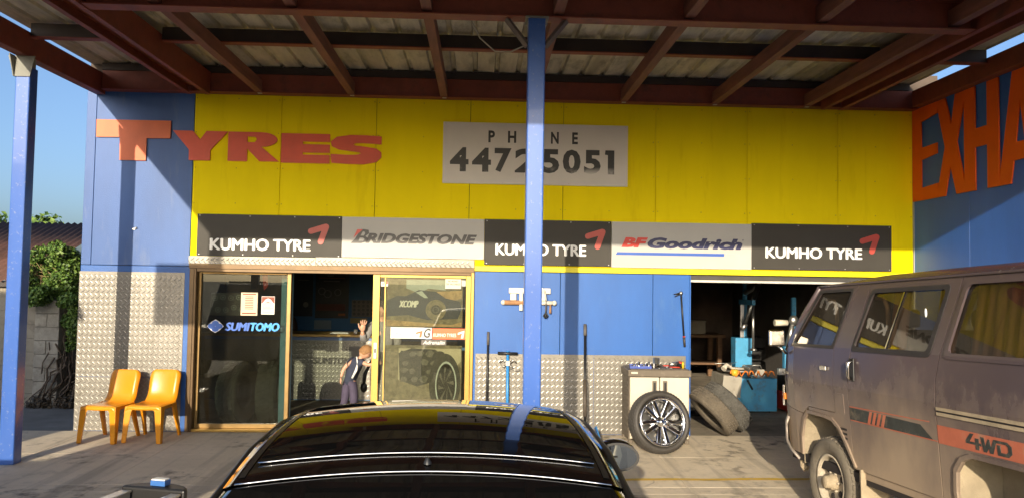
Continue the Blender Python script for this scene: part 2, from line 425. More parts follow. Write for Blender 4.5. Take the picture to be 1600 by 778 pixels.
tread_sheet(-3.49, -1.92, 2.088, 2.182, -.035); tread_sheet(-1.916, .08, 2.09, 2.19, -.035)
b = B(); b.box(-3.484, .083, -.034, .03, 2.03, 2.085, BRNZ); b.build('door_head', shop)

# right hand wall: returns towards the street
RW = M('side_wall_blue', (.035, .14, .52), .42, var=.12, vs=2, stretch=(1, 1, .3), bump=.15, bs=70)
b = B(); b.box(5.85, 6.0, -6.9, .16, 0, 4.30, ROUGHW); b.build('side_wall', shop)
yy = [-.0, -1.14, -2.34, -3.54, -4.74, -5.94, -6.9]
for i in range(6):
    b = B(); b.box(5.818, 5.848, yy[i]-.003, yy[i+1]+.003, 0, 4.30, RW); b.build('blue_panel', shop, bevel=.003)
# flank and rear
b = B(); b.box(-4.80, -4.66, .16, 10.6, 0, 4.62, ROUGHW); b.build('flank_wall', shop)
b = B(); b.box(6.0, 6.15, .16, 10.6, 0, 4.62, ROUGHW); b.build('flank_wall', shop)
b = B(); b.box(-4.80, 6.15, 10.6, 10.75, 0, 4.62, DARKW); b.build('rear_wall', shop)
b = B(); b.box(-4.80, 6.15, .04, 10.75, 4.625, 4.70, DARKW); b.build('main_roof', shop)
b = B(); b.box(-4.80, 6.15, .004, .034, 4.25, 4.72, DARKW); b.build('roof_closure', shop)
# office shell
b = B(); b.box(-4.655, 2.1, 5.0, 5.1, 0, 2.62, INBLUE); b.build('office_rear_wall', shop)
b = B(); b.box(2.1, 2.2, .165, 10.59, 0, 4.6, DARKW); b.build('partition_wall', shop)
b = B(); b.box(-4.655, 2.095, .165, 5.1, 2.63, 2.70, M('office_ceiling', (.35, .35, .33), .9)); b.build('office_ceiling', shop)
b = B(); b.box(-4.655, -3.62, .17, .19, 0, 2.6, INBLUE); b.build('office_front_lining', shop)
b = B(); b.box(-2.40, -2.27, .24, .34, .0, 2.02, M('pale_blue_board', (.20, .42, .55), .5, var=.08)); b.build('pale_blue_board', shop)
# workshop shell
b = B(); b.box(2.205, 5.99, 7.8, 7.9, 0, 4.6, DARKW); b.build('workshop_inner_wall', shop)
# roller door: drum housing and bottom rail
RDK = M('roller_door_dark', (.05, .045, .04), .6, var=.2)
b = B(); b.box(2.87, 5.598, .02, .17, 1.985, 2.05, RDK); b.build('roller_door_curtain', shop)
b = B(); b.box(2.87, 5.598, .015, .05, 1.955, 1.983, M('roller_bottom_rail', (.55, .52, .46), .5, metal=.4)); b.build('roller_bottom_rail', shop)
b = B(); b.cyl((2.88, .45, 2.30), (5.59, .45, 2.30), .22, RDK, n=20); b.build('roller_drum', shop)
# ================================================================ canopy
cp = thing('canopy', 'red steel awning with weathered sheet roof on blue posts over the forecourt', 'canopy', (.61, -3.2, gz(-3.2)))
def cpart(bb, name, bevel=0.): return bb.build(name, cp, bevel=bevel, world=True)
FY = -6.75
def post(x, y, top, s=.075):
    b = B(); b.box(x-s, x+s, y-s, y+s, gz(y)-.003, top, POSTB); cpart(b, 'post', .012)
post(-4.645, -1.6, 4.08); post(.612, -3.2, 4.196); post(-4.645, FY+.1, 4.18)
# left post: grey gusset bracket up to the edge beam
GUS = M('grey_steel_gusset', (.20, .20, .17), .6, var=.2)
b = B(); b.prism([(-1.78, 4.185), (-1.42, 4.185), (-1.50, 3.97), (-1.70, 3.97)], 'x', -4.732, -4.722, GUS); cpart(b, 'gusset')
b = B(); b.prism([(-4.79, 4.186), (-4.52, 4.186), (-4.565, 3.97), (-4.725, 3.97)], 'y', -1.69, -1.678, GUS); cpart(b, 'gusset')
b = B(); b.box(-4.70, -4.59, -1.66, -1.54, 4.05, 4.187, GUS); cpart(b, 'post_cap')
# centre post: two diagonal braces
for s in (-1, 1):
    b = B(); b.tube([(.612+s*.076, -3.2, 3.96), (.612+s*.26, -3.2, 4.198)], .028, M('brace_grey_steel', (.16, .13, .11), .6, var=.2), n=4, smooth=False); cpart(b, 'brace')
b = B(); b.box(.612-.10, .612+.10, -3.3, -3.1, 4.186, 4.199, GUS); cpart(b, 'cap_plate')
# wall beam, main beams, cross beams, edge beam, fascia
def ibeam_x(x0, x1, y, z0, z1, name, m, fl=.1, t=.012):
    b = B(); b.box(x0, x1, y-t/2, y+t/2, z0+t, z1-t, m); b.box(x0, x1, y-fl, y+fl, z0, z0+t, m); b.box(x0, x1, y-fl, y+fl, z1-t, z1, m)
    cpart(b, name)
def ibeam_y(x, y0, y1, z0, z1, name, m, fl=.1, t=.012):
    b = B(); b.box(x-t/2, x+t/2, y0, y1, z0+t, z1-t, m); b.box(x-fl, x+fl, y0, y1, z0, z0+t, m); b.box(x-fl, x+fl, y0, y1, z1-t, z1, m)
    cpart(b, name)
b = B(); b.box(-4.59, 5.80, -.13, -.012, 4.245, 4.47, REDOX); b.box(-4.59, 5.80, -.16, -.012, 4.232, 4.244, REDOX); cpart(b, 'wall_beam')
for xc in (-3.39, 4.645):         # paired channels, open below
    b = B()
    for s in (-1, 1):
        b.box(xc+s*.13, xc+s*.142, FY, -.165, 4.202, 4.47, REDOX)
        b.box(xc+s*.142, xc+s*.085, FY, -.165, 4.190, 4.2015, REDOX)
    b.box(xc-.129, xc+.129, FY, -.165, 4.30, 4.312, REDOX)
    cpart(b, 'main_beam')
ibeam_x(-3.245, 4.50, -3.2, 4.20, 4.47, 'cross_beam', REDOX, fl=.075)
ibeam_x(-3.245, 4.50, -5.1, 4.20, 4.47, 'cross_beam', REDOX, fl=.075)
b = B(); b.box(-4.72, -4.60, FY, -.012, 4.19, 4.45, REDOX); cpart(b, 'edge_beam', .006)
b = B(); b.box(5.70, 5.815, FY, -.17, 4.25, 4.46, REDOX); cpart(b, 'edge_beam', .006)
b = B(); b.box(-4.72, 5.80, FY-.06, FY-.004, 4.20, 4.60, REDOX); cpart(b, 'fascia')
for x in (-2.65, -1.50, -.34, .80, 1.95, 3.13, 4.33):
    for ya, yb in ((-3.19, -.165), (FY, -3.21)):
        b = B(); b.box(x-.045, x+.045, ya, yb, 4.236, 4.385, REDDK); cpart(b, 'rafter', .004)
    b = B(); b.box(x-.02, x+.03, -.15, -.11, 4.226, 4.2335, GALV); cpart(b, 'bolt_plate')
for y in (-1.62, -4.2, -5.8):
    for x0, x1 in ((-4.595, -3.54), (-3.24, 4.495), (4.80, 5.695)):
        b = B(); b.box(x0, x1, y-.035, y+.035, 4.405, 4.545, DARKP); b.box(x0, x1, y-.05, y+.05, 4.394, 4.4045, REDOX); cpart(b, 'purlin')
for y in (-.09,):
    b = B(); b.box(-4.59, 5.69, y-.05, y+.05, 4.475, 4.56, DARKP); cpart(b, 'purlin')
# roof sheets: flat pans with narrow raised ribs, running front to back
sw = .81; x = -4.77
while x < 5.2:
    prof = []
    for k in range(3):
        xa = x+k*.27
        prof += [(xa-.004, 4.577 if k == 0 else 4.575), (xa+.20, 4.575), (xa+.214, 4.612), (xa+.25, 4.612), (xa+.266, 4.575)]
    vs = []; fs = []
    for px, pz in prof:
        vs += [(px, FY-.1, pz-.0), (px, .0, pz+.0)]
    n_ = len(prof)
    for i in range(n_-1): fs.append((2*i, 2*i+2, 2*i+3, 2*i+1))
    b = B(); b.add(vs, fs, ROOFM); o = cpart(b, 'roof_sheet')
    md = o.modifiers.new('t', 'SOLIDIFY'); md.thickness = .002; md.offset = 1
    x += sw
b = B(); P = [Vector((.02, -3.05, 4.26)), Vector((.12, -2.9, 4.12)), Vector((.26, -2.8, 4.03)), Vector((.40, -2.9, 4.0)), Vector((.55, -3.08, 4.02))]
b.tube(P, .007, M('grey_cable', (.35, .33, .28), .6), n=6); cpart(b, 'cable')

# sign plate fixed to the front left post
bs = B(); bs.box(-5.40, -4.735, FY+.08, FY+.11, 3.08, 3.84, M('plain_sign_back', (.45, .45, .43), .5)); o = bs.build('post_sign', None, bevel=.004, loc=(-5.07, FY+.095, 3.08), world=True)
tag(o, 'plain rectangular sign plate fixed to the front left canopy post', 'sign')

# ================================================================ lettering on the facade
ORG = M('orange_cut_letter', (.68, .135, .035), .5, var=.10, vs=4, stretch=(1, 1, .5), bump=.1, bs=50)
RDL = M('red_cut_letter', (.66, .075, .028), .5, var=.10, vs=4, bump=.1, bs=50)
ty = thing('shop_name_sign', 'thick red-orange cut letters reading TYRES across the blue and yellow wall', 'sign', (-2.9, -.01, 3.365))
def letter(root, loops, m, fr, depth=.018):
    b = B(); b.shape(loops, m, fr, depth); return b.build('letter', root, world=True)
f0 = wallf(-.008)
letter(ty, [[(-4.692, 3.874), (-3.772, 3.876), (-3.772, 3.652), (-4.067, 3.648), (-4.067, 3.366), (-4.393, 3.366), (-4.398, 3.655), (-4.688, 3.652)]], ORG, f0)
letter(ty, [[(-3.744, 3.757), (-3.498, 3.757), (-3.404, 3.648), (-3.325, 3.757), (-3.062, 3.757), (-3.275, 3.515), (-3.275, 3.384), (-3.537, 3.384), (-3.537, 3.515)]], RDL, f0)
arcR = [(-2.64+.20*math.cos(a), 3.665+.092*math.sin(a)) for a in [math.radians(d) for d in range(90, -91, -18)]]
letter(ty, [[(-3.054, 3.385), (-3.054, 3.757)]+arcR+[(-2.415, 3.388), (-2.66, 3.388), (-2.815, 3.545), (-2.815, 3.385)],
            [(-2.815, 3.70), (-2.72, 3.70), (-2.695, 3.668), (-2.72, 3.628), (-2.815, 3.628)]], RDL, f0)
letter(ty, [[(-2.390, 3.752), (-1.780, 3.752), (-1.780, 3.652), (-2.12, 3.652), (-2.12, 3.618), (-1.780, 3.618), (-1.780, 3.512), (-2.12, 3.512), (-2.12, 3.484), (-1.780, 3.484), (-1.780, 3.378), (-2.390, 3.378)]], RDL, f0)
def sshape(x0, x1, z0, z1):
    # wide heavy S traced as an outline
    P = [(1, .97), (.70, 1.0), (.38, 1.0), (.12, .93), (0, .76), (.02, .60), (.16, .49), (.40, .44), (.56, .41), (.60, .37), (.54, .33), (.40, .31), (0, .33), (.02, .03), (.35, 0), (.66, 0), (.90, .08), (1.0, .25), (1.0, .42), (.90, .55), (.66, .61), (.48, .64), (.44, .68), (.48, .72), (.62, .73), (1, .70)]
    return [(x0+(x1-x0)*u, z0+(z1-z0)*v) for u, v in P]
letter(ty, [sshape(-1.768, -1.128, 3.378, 3.748)], RDL, f0)

# EXHAUST on the side wall (cut boards, tall and condensed)
ex = thing('side_wall_sign', 'tall condensed orange letters reading EXHAUST on the blue side wall', 'sign', (5.80, -1.5, 3.03))
fe = ((5.812, 0, 0), (0, -1, 0), (0, 0, 1), (-1, 0, 0))
EXO = M('bright_orange_letter', (.80, .11, .006), .5, var=.08, vs=3, bump=.1)
def L2(u0, u1, pts): return [(u0+(u1-u0)*a, 3.04+1.20*b_) for a, b_ in pts]
letter(ex, [L2(.01, .56, [(0, 0), (1, 0), (1, .15), (.36, .13), (.36, .43), (.98, .46), (.98, .57), (.36, .56), (.36, .84), (1, .88), (1, 1), (0, 1)])], EXO, fe)
letter(ex, [L2(.54, 1.12, [(0, 0), (.33, 0), (.70, .37), (.50, .62)][:0] + [(.0, 1), (.32, 1), (.52, .70), (.66, 1), (1, 1), (.70, .52), (1, 0), (.68, 0), (.48, .30), (.30, 0), (0, 0), (.30, .50)])], EXO, ((5.812-.001, 0, 0),)+fe[1:])
letter(ex, [L2(1.09, 1.69, [(0, 0), (.33, 0), (.33, .41), (.68, .41), (.68, 0), (1, 0), (1, 1), (.68, 1), (.68, .59), (.33, .59), (.33, 1), (0, 1)])], EXO, ((5.812-.002, 0, 0),)+fe[1:])
letter(ex, [L2(1.68, 2.36, [(0, 0), (.28, 0), (.35, .20), (.65, .20), (.72, 0), (1, 0), (.66, 1), (.34, 1)]), L2(1.68, 2.36, [(.40, .36), (.60, .36), (.50, .74)])], EXO, fe)
letter(ex, [L2(2.38, 2.96, [(0, 1), (.33, 1), (.33, .2), (.42, .13), (.58, .13), (.67, .2), (.67, 1), (1, 1), (1, .12), (.82, 0), (.18, 0), (0, .12)])], EXO, fe)
letter(ex, [[(2.98+.56*a, 3.04+1.2*b_) for a, b_ in ((1, .72), (1, .86), (.8, 1), (.2, 1), (0, .86), (0, .60), (.15, .5), (.6, .42), (.67, .36), (.67, .19), (.6, .13), (.4, .13), (.33, .19), (.33, .30), (0, .30), (0, .13), (.2, 0), (.8, 0), (1, .13), (1, .45), (.85, .55), (.42, .63), (.33, .68), (.33, .81), (.4, .87), (.6, .87), (.67, .81), (.67, .72))]], EXO, fe)
letter(ex, [L2(3.55, 4.10, [(.34, 0), (.66, 0), (.66, .84), (1, .84), (1, 1), (0, 1), (0, .84), (.34, .84)])], EXO, fe)

# ================================================================ sign boards
SGREY = M('charcoal_sign_vinyl', (.050, .046, .039), .5, spec=.2, var=.10, vs=2, bump=.03, bs=8)
SWHT = M('white_sign_vinyl', (.44, .43, .40), .5, var=.05, vs=2, bump=.03, bs=8)
SILV = M('silver_lettering', (.80, .80, .78), .4, var=.04)
TICK = M('faded_red_tick', (.46, .065, .045), .45, var=.08)
def board(name, label, x0, x1, z0, z1, m, group=None):
    r = thing(name, label, 'sign', ((x0+x1)/2, -.004, z0), group=group)
    b = B(); b.box(x0, x1, -.036, -.0045, z0, z1, m); b.build('board', r, bevel=.002, world=True)
    for k in range(4):
        for zz in (z0+.02, z1-.02):
            xx = x0+.03+(x1-x0-.06)*k/3+random.uniform(-.05, .05)*(0 < k < 3)
            b = B(); b.cyl((xx, -.0385, zz), (xx, -.036, zz), .006, GALV, n=8); b.build('screw', r, world=True)
    return r
def kumho(label, x0, x1, z0, z1, tx0, tx1, tz0, tz1, mx):
    r = board('dark_tyre_sign', label, x0, x1, z0, z1, SGREY, 'dark tyre brand boards above the doors')
    f = wallf(-.0362)
    b = B(); b.text('KUMHO TYRE', (tx0, tz0, tx1, tz1), SILV, f, .004, bold=.05, space=.98); b.build('lettering', r, world=True)
    # tick: two fat rounded strokes
    b = B()
    def stroke(ax, az, bx, bz, rr):
        d = Vector((bx-ax, bz-az)).normalized(); n_ = Vector((-d.y, d.x)); pts = []
        for k in range(9):
            a = math.radians(90+180*k/8); v = d*math.cos(a)+n_*math.sin(a); pts.append((ax+v.x*rr, az+v.y*rr))
        for k in range(9):
            a = math.radians(-90+180*k/8); v = d*math.cos(a)+n_*math.sin(a); pts.append((bx+v.x*rr, bz+v.y*rr))
        return pts
    b.shape([stroke(mx, 2.516, mx+.185, 2.575, .036)], TICK, f, .004)
    b.shape([stroke(mx+.19, 2.573, mx+.125, 2.385, .036)], TICK, wallf(-.0364), .005)
    b.build('tick_mark', r, world=True)
    return r
kumho('charcoal tyre sign above the glass shop doors, leftmost of the three charcoal boards', -3.398, -1.602, 2.186, 2.710, -3.235, -1.984, 2.258, 2.410, -1.985)
kumho('charcoal tyre sign crossed by the centre blue post, middle of the three charcoal boards', .203, 1.826, 2.132, 2.710, .345, 1.505, 2.255, 2.405, 1.525)
kumho('charcoal tyre sign above the roller door beside the side wall', 3.653, 5.494, 2.130, 2.722, 3.829, 5.102, 2.275, 2.420, 5.105)
# white board with heavy italic charcoal lettering
r = board('white_tyre_sign', 'white tyre sign with heavy slanted charcoal lettering and red wedge', -1.597, .200, 2.196, 2.706, SWHT)
b = B(); CH = M('charcoal_lettering', (.055, .052, .048), .45, var=.08)
f = wallf(-.0362)
b.text('RIDGESTONE', (-1.30, 2.378, .108, 2.508), CH, f, .003, bold=.10, shear=.28, space=1.0)
b.shape([[(-1.487, 2.375), (-1.352, 2.375), (-1.275, 2.40), (-1.262, 2.435), (-1.30, 2.465), (-1.255, 2.50), (-1.262, 2.545), (-1.32, 2.552), (-1.362, 2.552), (-1.43, 2.43)], [(-1.385, 2.405), (-1.33, 2.405), (-1.31, 2.425), (-1.33, 2.445), (-1.372, 2.445)], [(-1.362, 2.47), (-1.32, 2.47), (-1.305, 2.50), (-1.315, 2.522), (-1.335, 2.522)]], CH, f, .003)
b.build('lettering', r, world=True)
b = B(); b.shape([[(-1.452, 2.44), (-1.405, 2.55), (-1.335, 2.55)]], REDP, wallf(-.0366), .004); b.build('red_wedge', r, world=True)
# white board with red and navy lettering over a blue bar
r = board('white_tyre_sign', 'white tyre sign with red and navy slanted lettering over a blue bar', 1.832, 3.648, 2.124, 2.708, SWHT)
NAVY = M('navy_lettering', (.018, .020, .085), .4, var=.05); BBAR = M('blue_bar_print', (.03, .10, .42), .4, var=.05)
REDB = M('bright_red_lettering', (.62, .03, .015), .4, var=.05)
b = B(); b.text('BF', (1.958, 2.384, 2.30, 2.512), REDB, f, .003, bold=.12, shear=.25, space=1.0); b.build('red_lettering', r, world=True)
b = B(); b.text('Goodrich', (2.295, 2.374, 3.528, 2.516), NAVY, f, .003, bold=.11, shear=.25, space=1.0); b.build('navy_lettering', r, world=True)
b = B(); b.shape([[(1.885, 2.286), (3.288, 2.286), (3.292, 2.322), (1.905, 2.322)]], BBAR, f, .003); b.build('blue_bar', r, world=True)
b = B(); b.text('Tyres', (3.296, 2.278, 3.50, 2.335), M('pale_grey_lettering', (.42, .42, .45), .5), f, .003, shear=.2); b.text('®', (3.525, 2.49, 3.545, 2.51), NAVY, f, .003); b.build('grey_lettering', r, world=True)
# phone board
r = board('phone_sign', 'large off-white phone number board high on the yellow wall', -.345, 2.030, 3.160, 3.946, M('off_white_board', (.62, .585, .54), .42, var=.06, vs=1.5, bump=.05, bs=5))
b = B()
for ch, xa, xb in (('P', .232, .315), ('H', .482, .588), ('O', .745, .865), ('N', 1.035, 1.135), ('E', 1.308, 1.382)):
    b = B(); b.text(ch, (xa, 3.692, xb, 3.845), BLKP, f, .003, bold=.07); b.build('letter', r, world=True)
def digit_fade():
    m, n, l, p = nodes_of('flaking_black_digits')
    geo = n.new('ShaderNodeNewGeometry'); sx = n.new('ShaderNodeSeparateXYZ'); l.new(geo.outputs['Position'], sx.inputs[0])
    f_ = noise(n, l, 2.2, 5)
    mr = n.new('ShaderNodeMapRange'); mr.inputs['From Min'].default_value = 3.40; mr.inputs['From Max'].default_value = 3.31; l.new(sx.outputs[2], mr.inputs['Value'])
    mu = n.new('ShaderNodeMath'); mu.operation = 'MULTIPLY'; l.new(mr.outputs[0], mu.inputs[0]); l.new(ramp(n, l, f_, .50, .62), mu.inputs[1])
    l.new(mixc(n, l, mu.outputs[0], (.012, .012, .012), (.55, .52, .48)), p.inputs['Base Color']); p.inputs['Roughness'].default_value = .45
    return m
DIG = digit_fade()
W8 = [-.254, .028, .315, .575, .925, 1.19, 1.465, 1.725, 1.858]
for k, ch in enumerate('44725051'):
    if ch == '1':
        b = B(); b.shape([[(1.772, 3.312), (1.855, 3.312), (1.855, 3.622), (1.74, 3.622), (1.733, 3.566), (1.772, 3.56)]], DIG, f, .003); b.build('digit', r, world=True); continue
    b = B(); b.text(ch, (W8[k], 3.312, W8[k+1]-(.045 if k != 7 else 0), 3.622), DIG, f, .003, bold=.08); b.build('digit', r, world=True)
# ================================================================ shop front: fixed pane and sliding door
FT = .07     # frame thickness in y
PAPER = M('cream_paper', (.62, .52, .38), .7, var=.05); PAPW = M('white_paper', (.72, .70, .66), .6, var=.03)
DKB = M('dark_brown_poster', (.045, .028, .020), .5, var=.2, vs=6); BRR = M('brown_red_print', (.25, .06, .03), .6)
GLS = glass_mat('shop_window_glass', (.58, .62, .57), .016, (.35, .30, .20))
GLD = glass_mat('dusty_door_glass', (.80, .82, .75), .020, (.40, .34, .22))
def bars(root, x0, x1, z0, z1, y, lw, rw, tw, bw, m=GOLD):
    for nm, a in (('stile', (x0, x0+lw, z0, z1)), ('stile', (x1-rw, x1, z0, z1)), ('rail', (x0+lw+.0005, x1-rw-.0005, z1-tw, z1)), ('rail', (x0+lw+.0005, x1-rw-.0005, z0, z0+bw))):
        b = B(); b.box(a[0], a[1], y-FT/2, y+FT/2, a[2], a[3], m); b.build(nm, root, bevel=.004, world=True)
# outer frame of the opening
fr = thing('door_frame', 'bronze and gold aluminium frame around the shop door opening', 'door frame', (-1.7, .05, 0))
for x0, x1, z0, z1, m in ((-3.480, -3.425, 0, 2.028, BRNZ), (-3.424, -3.395, 0, 2.028, BRNZ), (.045, .083, 0, 2.028, GOLD)):
    b = B(); b.box(x0, x1, -.02, .14, z0, z1, m); b.build('jamb', fr, bevel=.004, world=True)
b = B(); b.box(-3.394, .044, -.015, .135, 1.99, 2.028, BRNZ); b.build('head', fr, bevel=.004, world=True)
b = B(); b.box(-3.394, .044, -.03, .14, .003, .035, GOLD); b.build('sill', fr, bevel=.004, world=True)
# fixed pane
fw = thing('shop_window', 'fixed dark glass pane with blue brand lettering beside the open doorway', 'window', (-2.8, .1, .036))
bars(fw, -3.394, -2.236, .036, 1.989, .10, .035, .05, .025, .05, M('dark_gold_frame', (.24, .15, .05), .4, metal=.5, var=.15, vs=5))
b = B(); b.box(-3.358, -2.287, .097, .103, .087, 1.958, GLS); b.build('glass', fw, world=True)
SUMB = M('sky_blue_vinyl', (.02, .30, .78), .35, var=.05); SUMD = M('royal_blue_vinyl', (.012, .10, .46), .35, var=.05)
fg = wallf(.0965)
b = B(); b.text('SUMI', (-3.055, 1.247, -2.745, 1.356), SUMD, fg, .002, bold=.07, shear=.2); b.build('lettering', fw, world=True)
b = B(); b.text('TOMO', (-2.745, 1.247, -2.375, 1.356), SUMB, fg, .002, bold=.07, shear=.2); b.build('lettering', fw, world=True)
b = B(); cx, cz = -3.178, 1.305
b.shape([[(cx-.105, cz), (cx-.05, cz+.055), (cx, cz+.085), (cx+.05, cz+.055), (cx+.105, cz), (cx+.05, cz-.055), (cx, cz-.085), (cx-.05, cz-.055)]], PAPW, fg, .002)
for dx, dz in ((-.048, 0), (.048, 0), (0, .036), (0, -.036)):
    b.shape([circ(cx+dx, cz+dz, .045, 16, .034)], SUMD, wallf(.094-.0003*(dx > 0)-.0006*(dz > 0)-.0009*(dz < 0)), .002)
b.build('emblem', fw, world=True)
def printed(root, x0, x1, z0, z1, y, base, lines, name='notice', extra=None):
    b = B(); b.box(x0, x1, y-.002, y, z0, z1, base)
    b.build(name, root, world=True)
    b = B(); f_ = wallf(y-.0022)
    for (ua, ub, va, vb, mt) in lines:
        b.shape([[(x0+(x1-x0)*ua, z0+(z1-z0)*va), (x0+(x1-x0)*ub, z0+(z1-z0)*va), (x0+(x1-x0)*ub, z0+(z1-z0)*vb), (x0+(x1-x0)*ua, z0+(z1-z0)*vb)]], mt, f_, .0008)
    if extra: extra(b, f_)
    if b.v: stuff(b.build('print', root, world=True))
hx = (-2.868, -2.660, 1.445, 1.735)
printed(fw, *hx, .0955, PAPER, [(.1, .9, .90, .95, BRR)]+[(.25, .75, .8-.075*k, .83-.075*k, BRR) for k in range(8)]+[(.08, .92, .06, .12, BRR)])
printed(fw, -2.610, -2.445, 1.462, 1.690, .0955, PAPW, [(.02, .98, .62, .97, BRR)]+[(.1, .9-.1*(k % 3), .53-.07*k, .555-.07*k, BLKP) for k in range(7)],
        extra=lambda b, f_: b.shape([[(-2.60, 1.60), (-2.56, 1.65), (-2.5275, 1.665), (-2.495, 1.65), (-2.455, 1.60), (-2.5275, 1.62)]], PAPW, ((0, .0925, 0),)+f_[1:], .0008))
def wheels_disp(b, f_):
    rr = random.Random(3)
    for i in range(10):
        px = -3.235+.10*(i % 5)+(.04 if i > 4 else 0); pz = 1.665-(.14 if i > 4 else 0)+rr.uniform(-.02, .02)
        b.shape([circ(px, pz, .034), circ(px, pz, .026)], M('dull_silver_print', (.34, .31, .28), .5), f_, .0008); b.shape([circ(px, pz, .012, 10)], M('dull_silver_print', (.34, .31, .28), .5), f_, .0008)
wb = thing('wheel_poster', 'dark brown poster of wheels behind the fixed shop window', 'poster', (-3.02, .20, 1.44))
printed(wb, -3.29, -2.76, 1.435, 1.725, .22, DKB, [], 'sheet', wheels_disp)
rb = B(); rb.prism([(-2.63, 1.97), (-2.56, 1.97), (-2.55, 1.82), (-2.60, 1.76)], 'y', .15, .156, M('red_pennant_cloth', (.45, .03, .02), .8)); o = rb.build('pennant', None, loc=(-2.59, .153, 1.76), world=True)
tag(o, 'small red pennant hanging inside the top of the fixed window', 'pennant')
# sliding door (slid open to the right)
sd = thing('sliding_door', 'gold framed sliding glass door plastered with posters, slid half open', 'door', (-.57, .04, .036))
YD = .035
bars(sd, -1.196, .042, .036, 1.988, YD, .088, .062, .035, .05)
b = B(); b.box(-1.106, -.022, YD-.003, YD+.003, .087, 1.952, GLD); b.build('glass', sd, world=True)
b = B(); b.box(-1.17, -1.13, YD-.05, YD-.0355, .93, 1.13, STEEL); b.box(-1.160, -1.140, YD-.058, YD-.0505, 1.0, 1.06, BLK); b.build('lock', sd, bevel=.003, world=True)
b = B(); b.tube([(-1.10, YD-.04, .62), (-1.10, YD-.04, 1.22)], .010, BLK, n=8); b.build('pull_handle', sd, world=True)
b = B(); b.box(-1.05, -1.035, YD-.02, YD-.004, .09, 1.95, GOLD); b.build('stile', sd, world=True)
yp = YD+.012      # posters behind the glass
TAN = M('tan_print', (.46, .30, .14), .6, var=.3, vs=12, dirt=((.18, .12, .06), .4, 9)); TAN2 = M('dust_print', (.22, .185, .125), .7, var=.4, vs=14, dirt=((.09, .075, .05), .4, 12))
NVB = M('navy_car_print', (.018, .022, .045), .5, var=.4, vs=10); DKG = M('dark_grey_print', (.035, .033, .03), .6, var=.4, vs=20); MIDG = M('mid_grey_print', (.12, .11, .095), .6, var=.4, vs=25)
PALE = M('pale_sky_print', (.42, .46, .44), .6, var=.2, vs=6)
po = thing('offroad_poster', 'poster of a dark off-road buggy on orange dirt behind the sliding door glass', 'poster', (-.56, yp, 1.34))
b = B(); b.box(-1.03, -.06, yp, yp+.002, 1.33, 1.945, TAN2); b.build('sheet', po, world=True)
fp = wallf(yp-.0004); fp2 = wallf(yp-.0012); fp3 = wallf(yp-.002); fp4 = wallf(yp-.003)
b = B()
b.shape([[(-.78, 1.93), (-.28, 1.93), (-.28, 1.80), (-.50, 1.82), (-.62, 1.76), (-.78, 1.82)]], PALE, fp, .0008)
b.shape([[(-.40, 1.78), (-.07, 1.80), (-.07, 1.70), (-.22, 1.66), (-.40, 1.70)]], TAN, fp, .0008)
b.shape([[(-1.02, 1.42), (-.20, 1.36), (-.07, 1.40), (-.07, 1.34), (-1.02, 1.34)]], TAN, fp, .0008)
b.shape([[(-1.02, 1.66), (-.90, 1.72), (-.78, 1.72), (-.62, 1.80), (-.40, 1.78), (-.28, 1.70), (-.10, 1.66), (-.07, 1.56), (-.12, 1.44), (-.50, 1.42), (-.75, 1.48), (-1.02, 1.46)]], NVB, fp2, .0008)
b.shape([[(-.66, 1.77), (-.58, 1.79), (-.50, 1.70), (-.55, 1.70)]], PALE, fp3, .0008)
b.shape([circ(-.40, 1.55, .13, 28), circ(-.40, 1.55, .062, 20)], TAN2, fp3, .0008)
b.shape([circ(-.40, 1.55, .060, 20)], DKG, fp3, .0008); b.shape([circ(-.40, 1.55, .045, 16), circ(-.40, 1.55, .03, 16)], MIDG, fp4, .0008)
stuff(b.build('artwork', po, world=True))
b = B(); b.text('XCOMP', (-.87, 1.575, -.62, 1.665), PAPW, fp3, .0008, bold=.06, shear=.25); b.build('lettering', po, world=True)
# tyre poster below
pt = thing('tyre_poster', 'poster of a big mud tyre and black wheel behind the lower sliding door glass', 'poster', (-.56, yp, .1))
b = B(); b.box(-1.03, -.06, yp, yp+.002, .12, 1.10, TAN2); b.build('sheet', pt, world=True)
b = B(); rr = random.Random(5)
b.shape([[(-.86, 1.06), (-.07, 1.06), (-.07, .90), (-.36, .60), (-.86, .66)]], M('cream_print', (.50, .44, .32), .6), fp, .0008)
b.shape([[(-.86, 1.0), (-.70, 1.06), (-.40, 1.05), (-.30, .98), (-.34, .66), (-.62, .58), (-.84, .66)]], DKG, fp2, .0008)
for i in range(5):
    for j in range(4):
        px = -.80+.115*i+rr.uniform(-.015, .015)+.03*(j % 2); pz = .985-.105*j+rr.uniform(-.01, .01); s_ = rr.uniform(.045, .058)
        pts = [(px+s_*math.cos(a_)*rr.uniform(.75, 1.2), pz+s_*.8*math.sin(a_)*rr.uniform(.75, 1.2)) for a_ in (.3, 1.3, 2.2, 3.2, 4.1, 5.2)]
        b.shape([pts], MIDG if (i*3+j) % 4 else DKG, wallf(yp-.0016), .0008)
b.shape([circ(-.27, .62, .20, 32, .38)], DKG, fp3, .0008); b.shape([circ(-.255, .60, .135, 28, .30), circ(-.255, .60, .12, 28, .275)], PALE, fp4, .0008)
b.shape([circ(-.255, .60, .118, 28, .27)], BLKP, ((0, yp-.0024, 0),)+WALL[1:], .0004)
for k in range(8):
    a = k*math.pi/4; b.shape([[(-.255+.02*math.cos(a+1.2), .60+.04*math.sin(a+1.2)), (-.255+.10*math.cos(a), .60+.23*math.sin(a)), (-.255+.10*math.cos(a+.25), .60+.23*math.sin(a+.25))]], MIDG, fp4, .0006)
stuff(b.build('artwork', pt, world=True))
fs_ = wallf(YD-.0035)
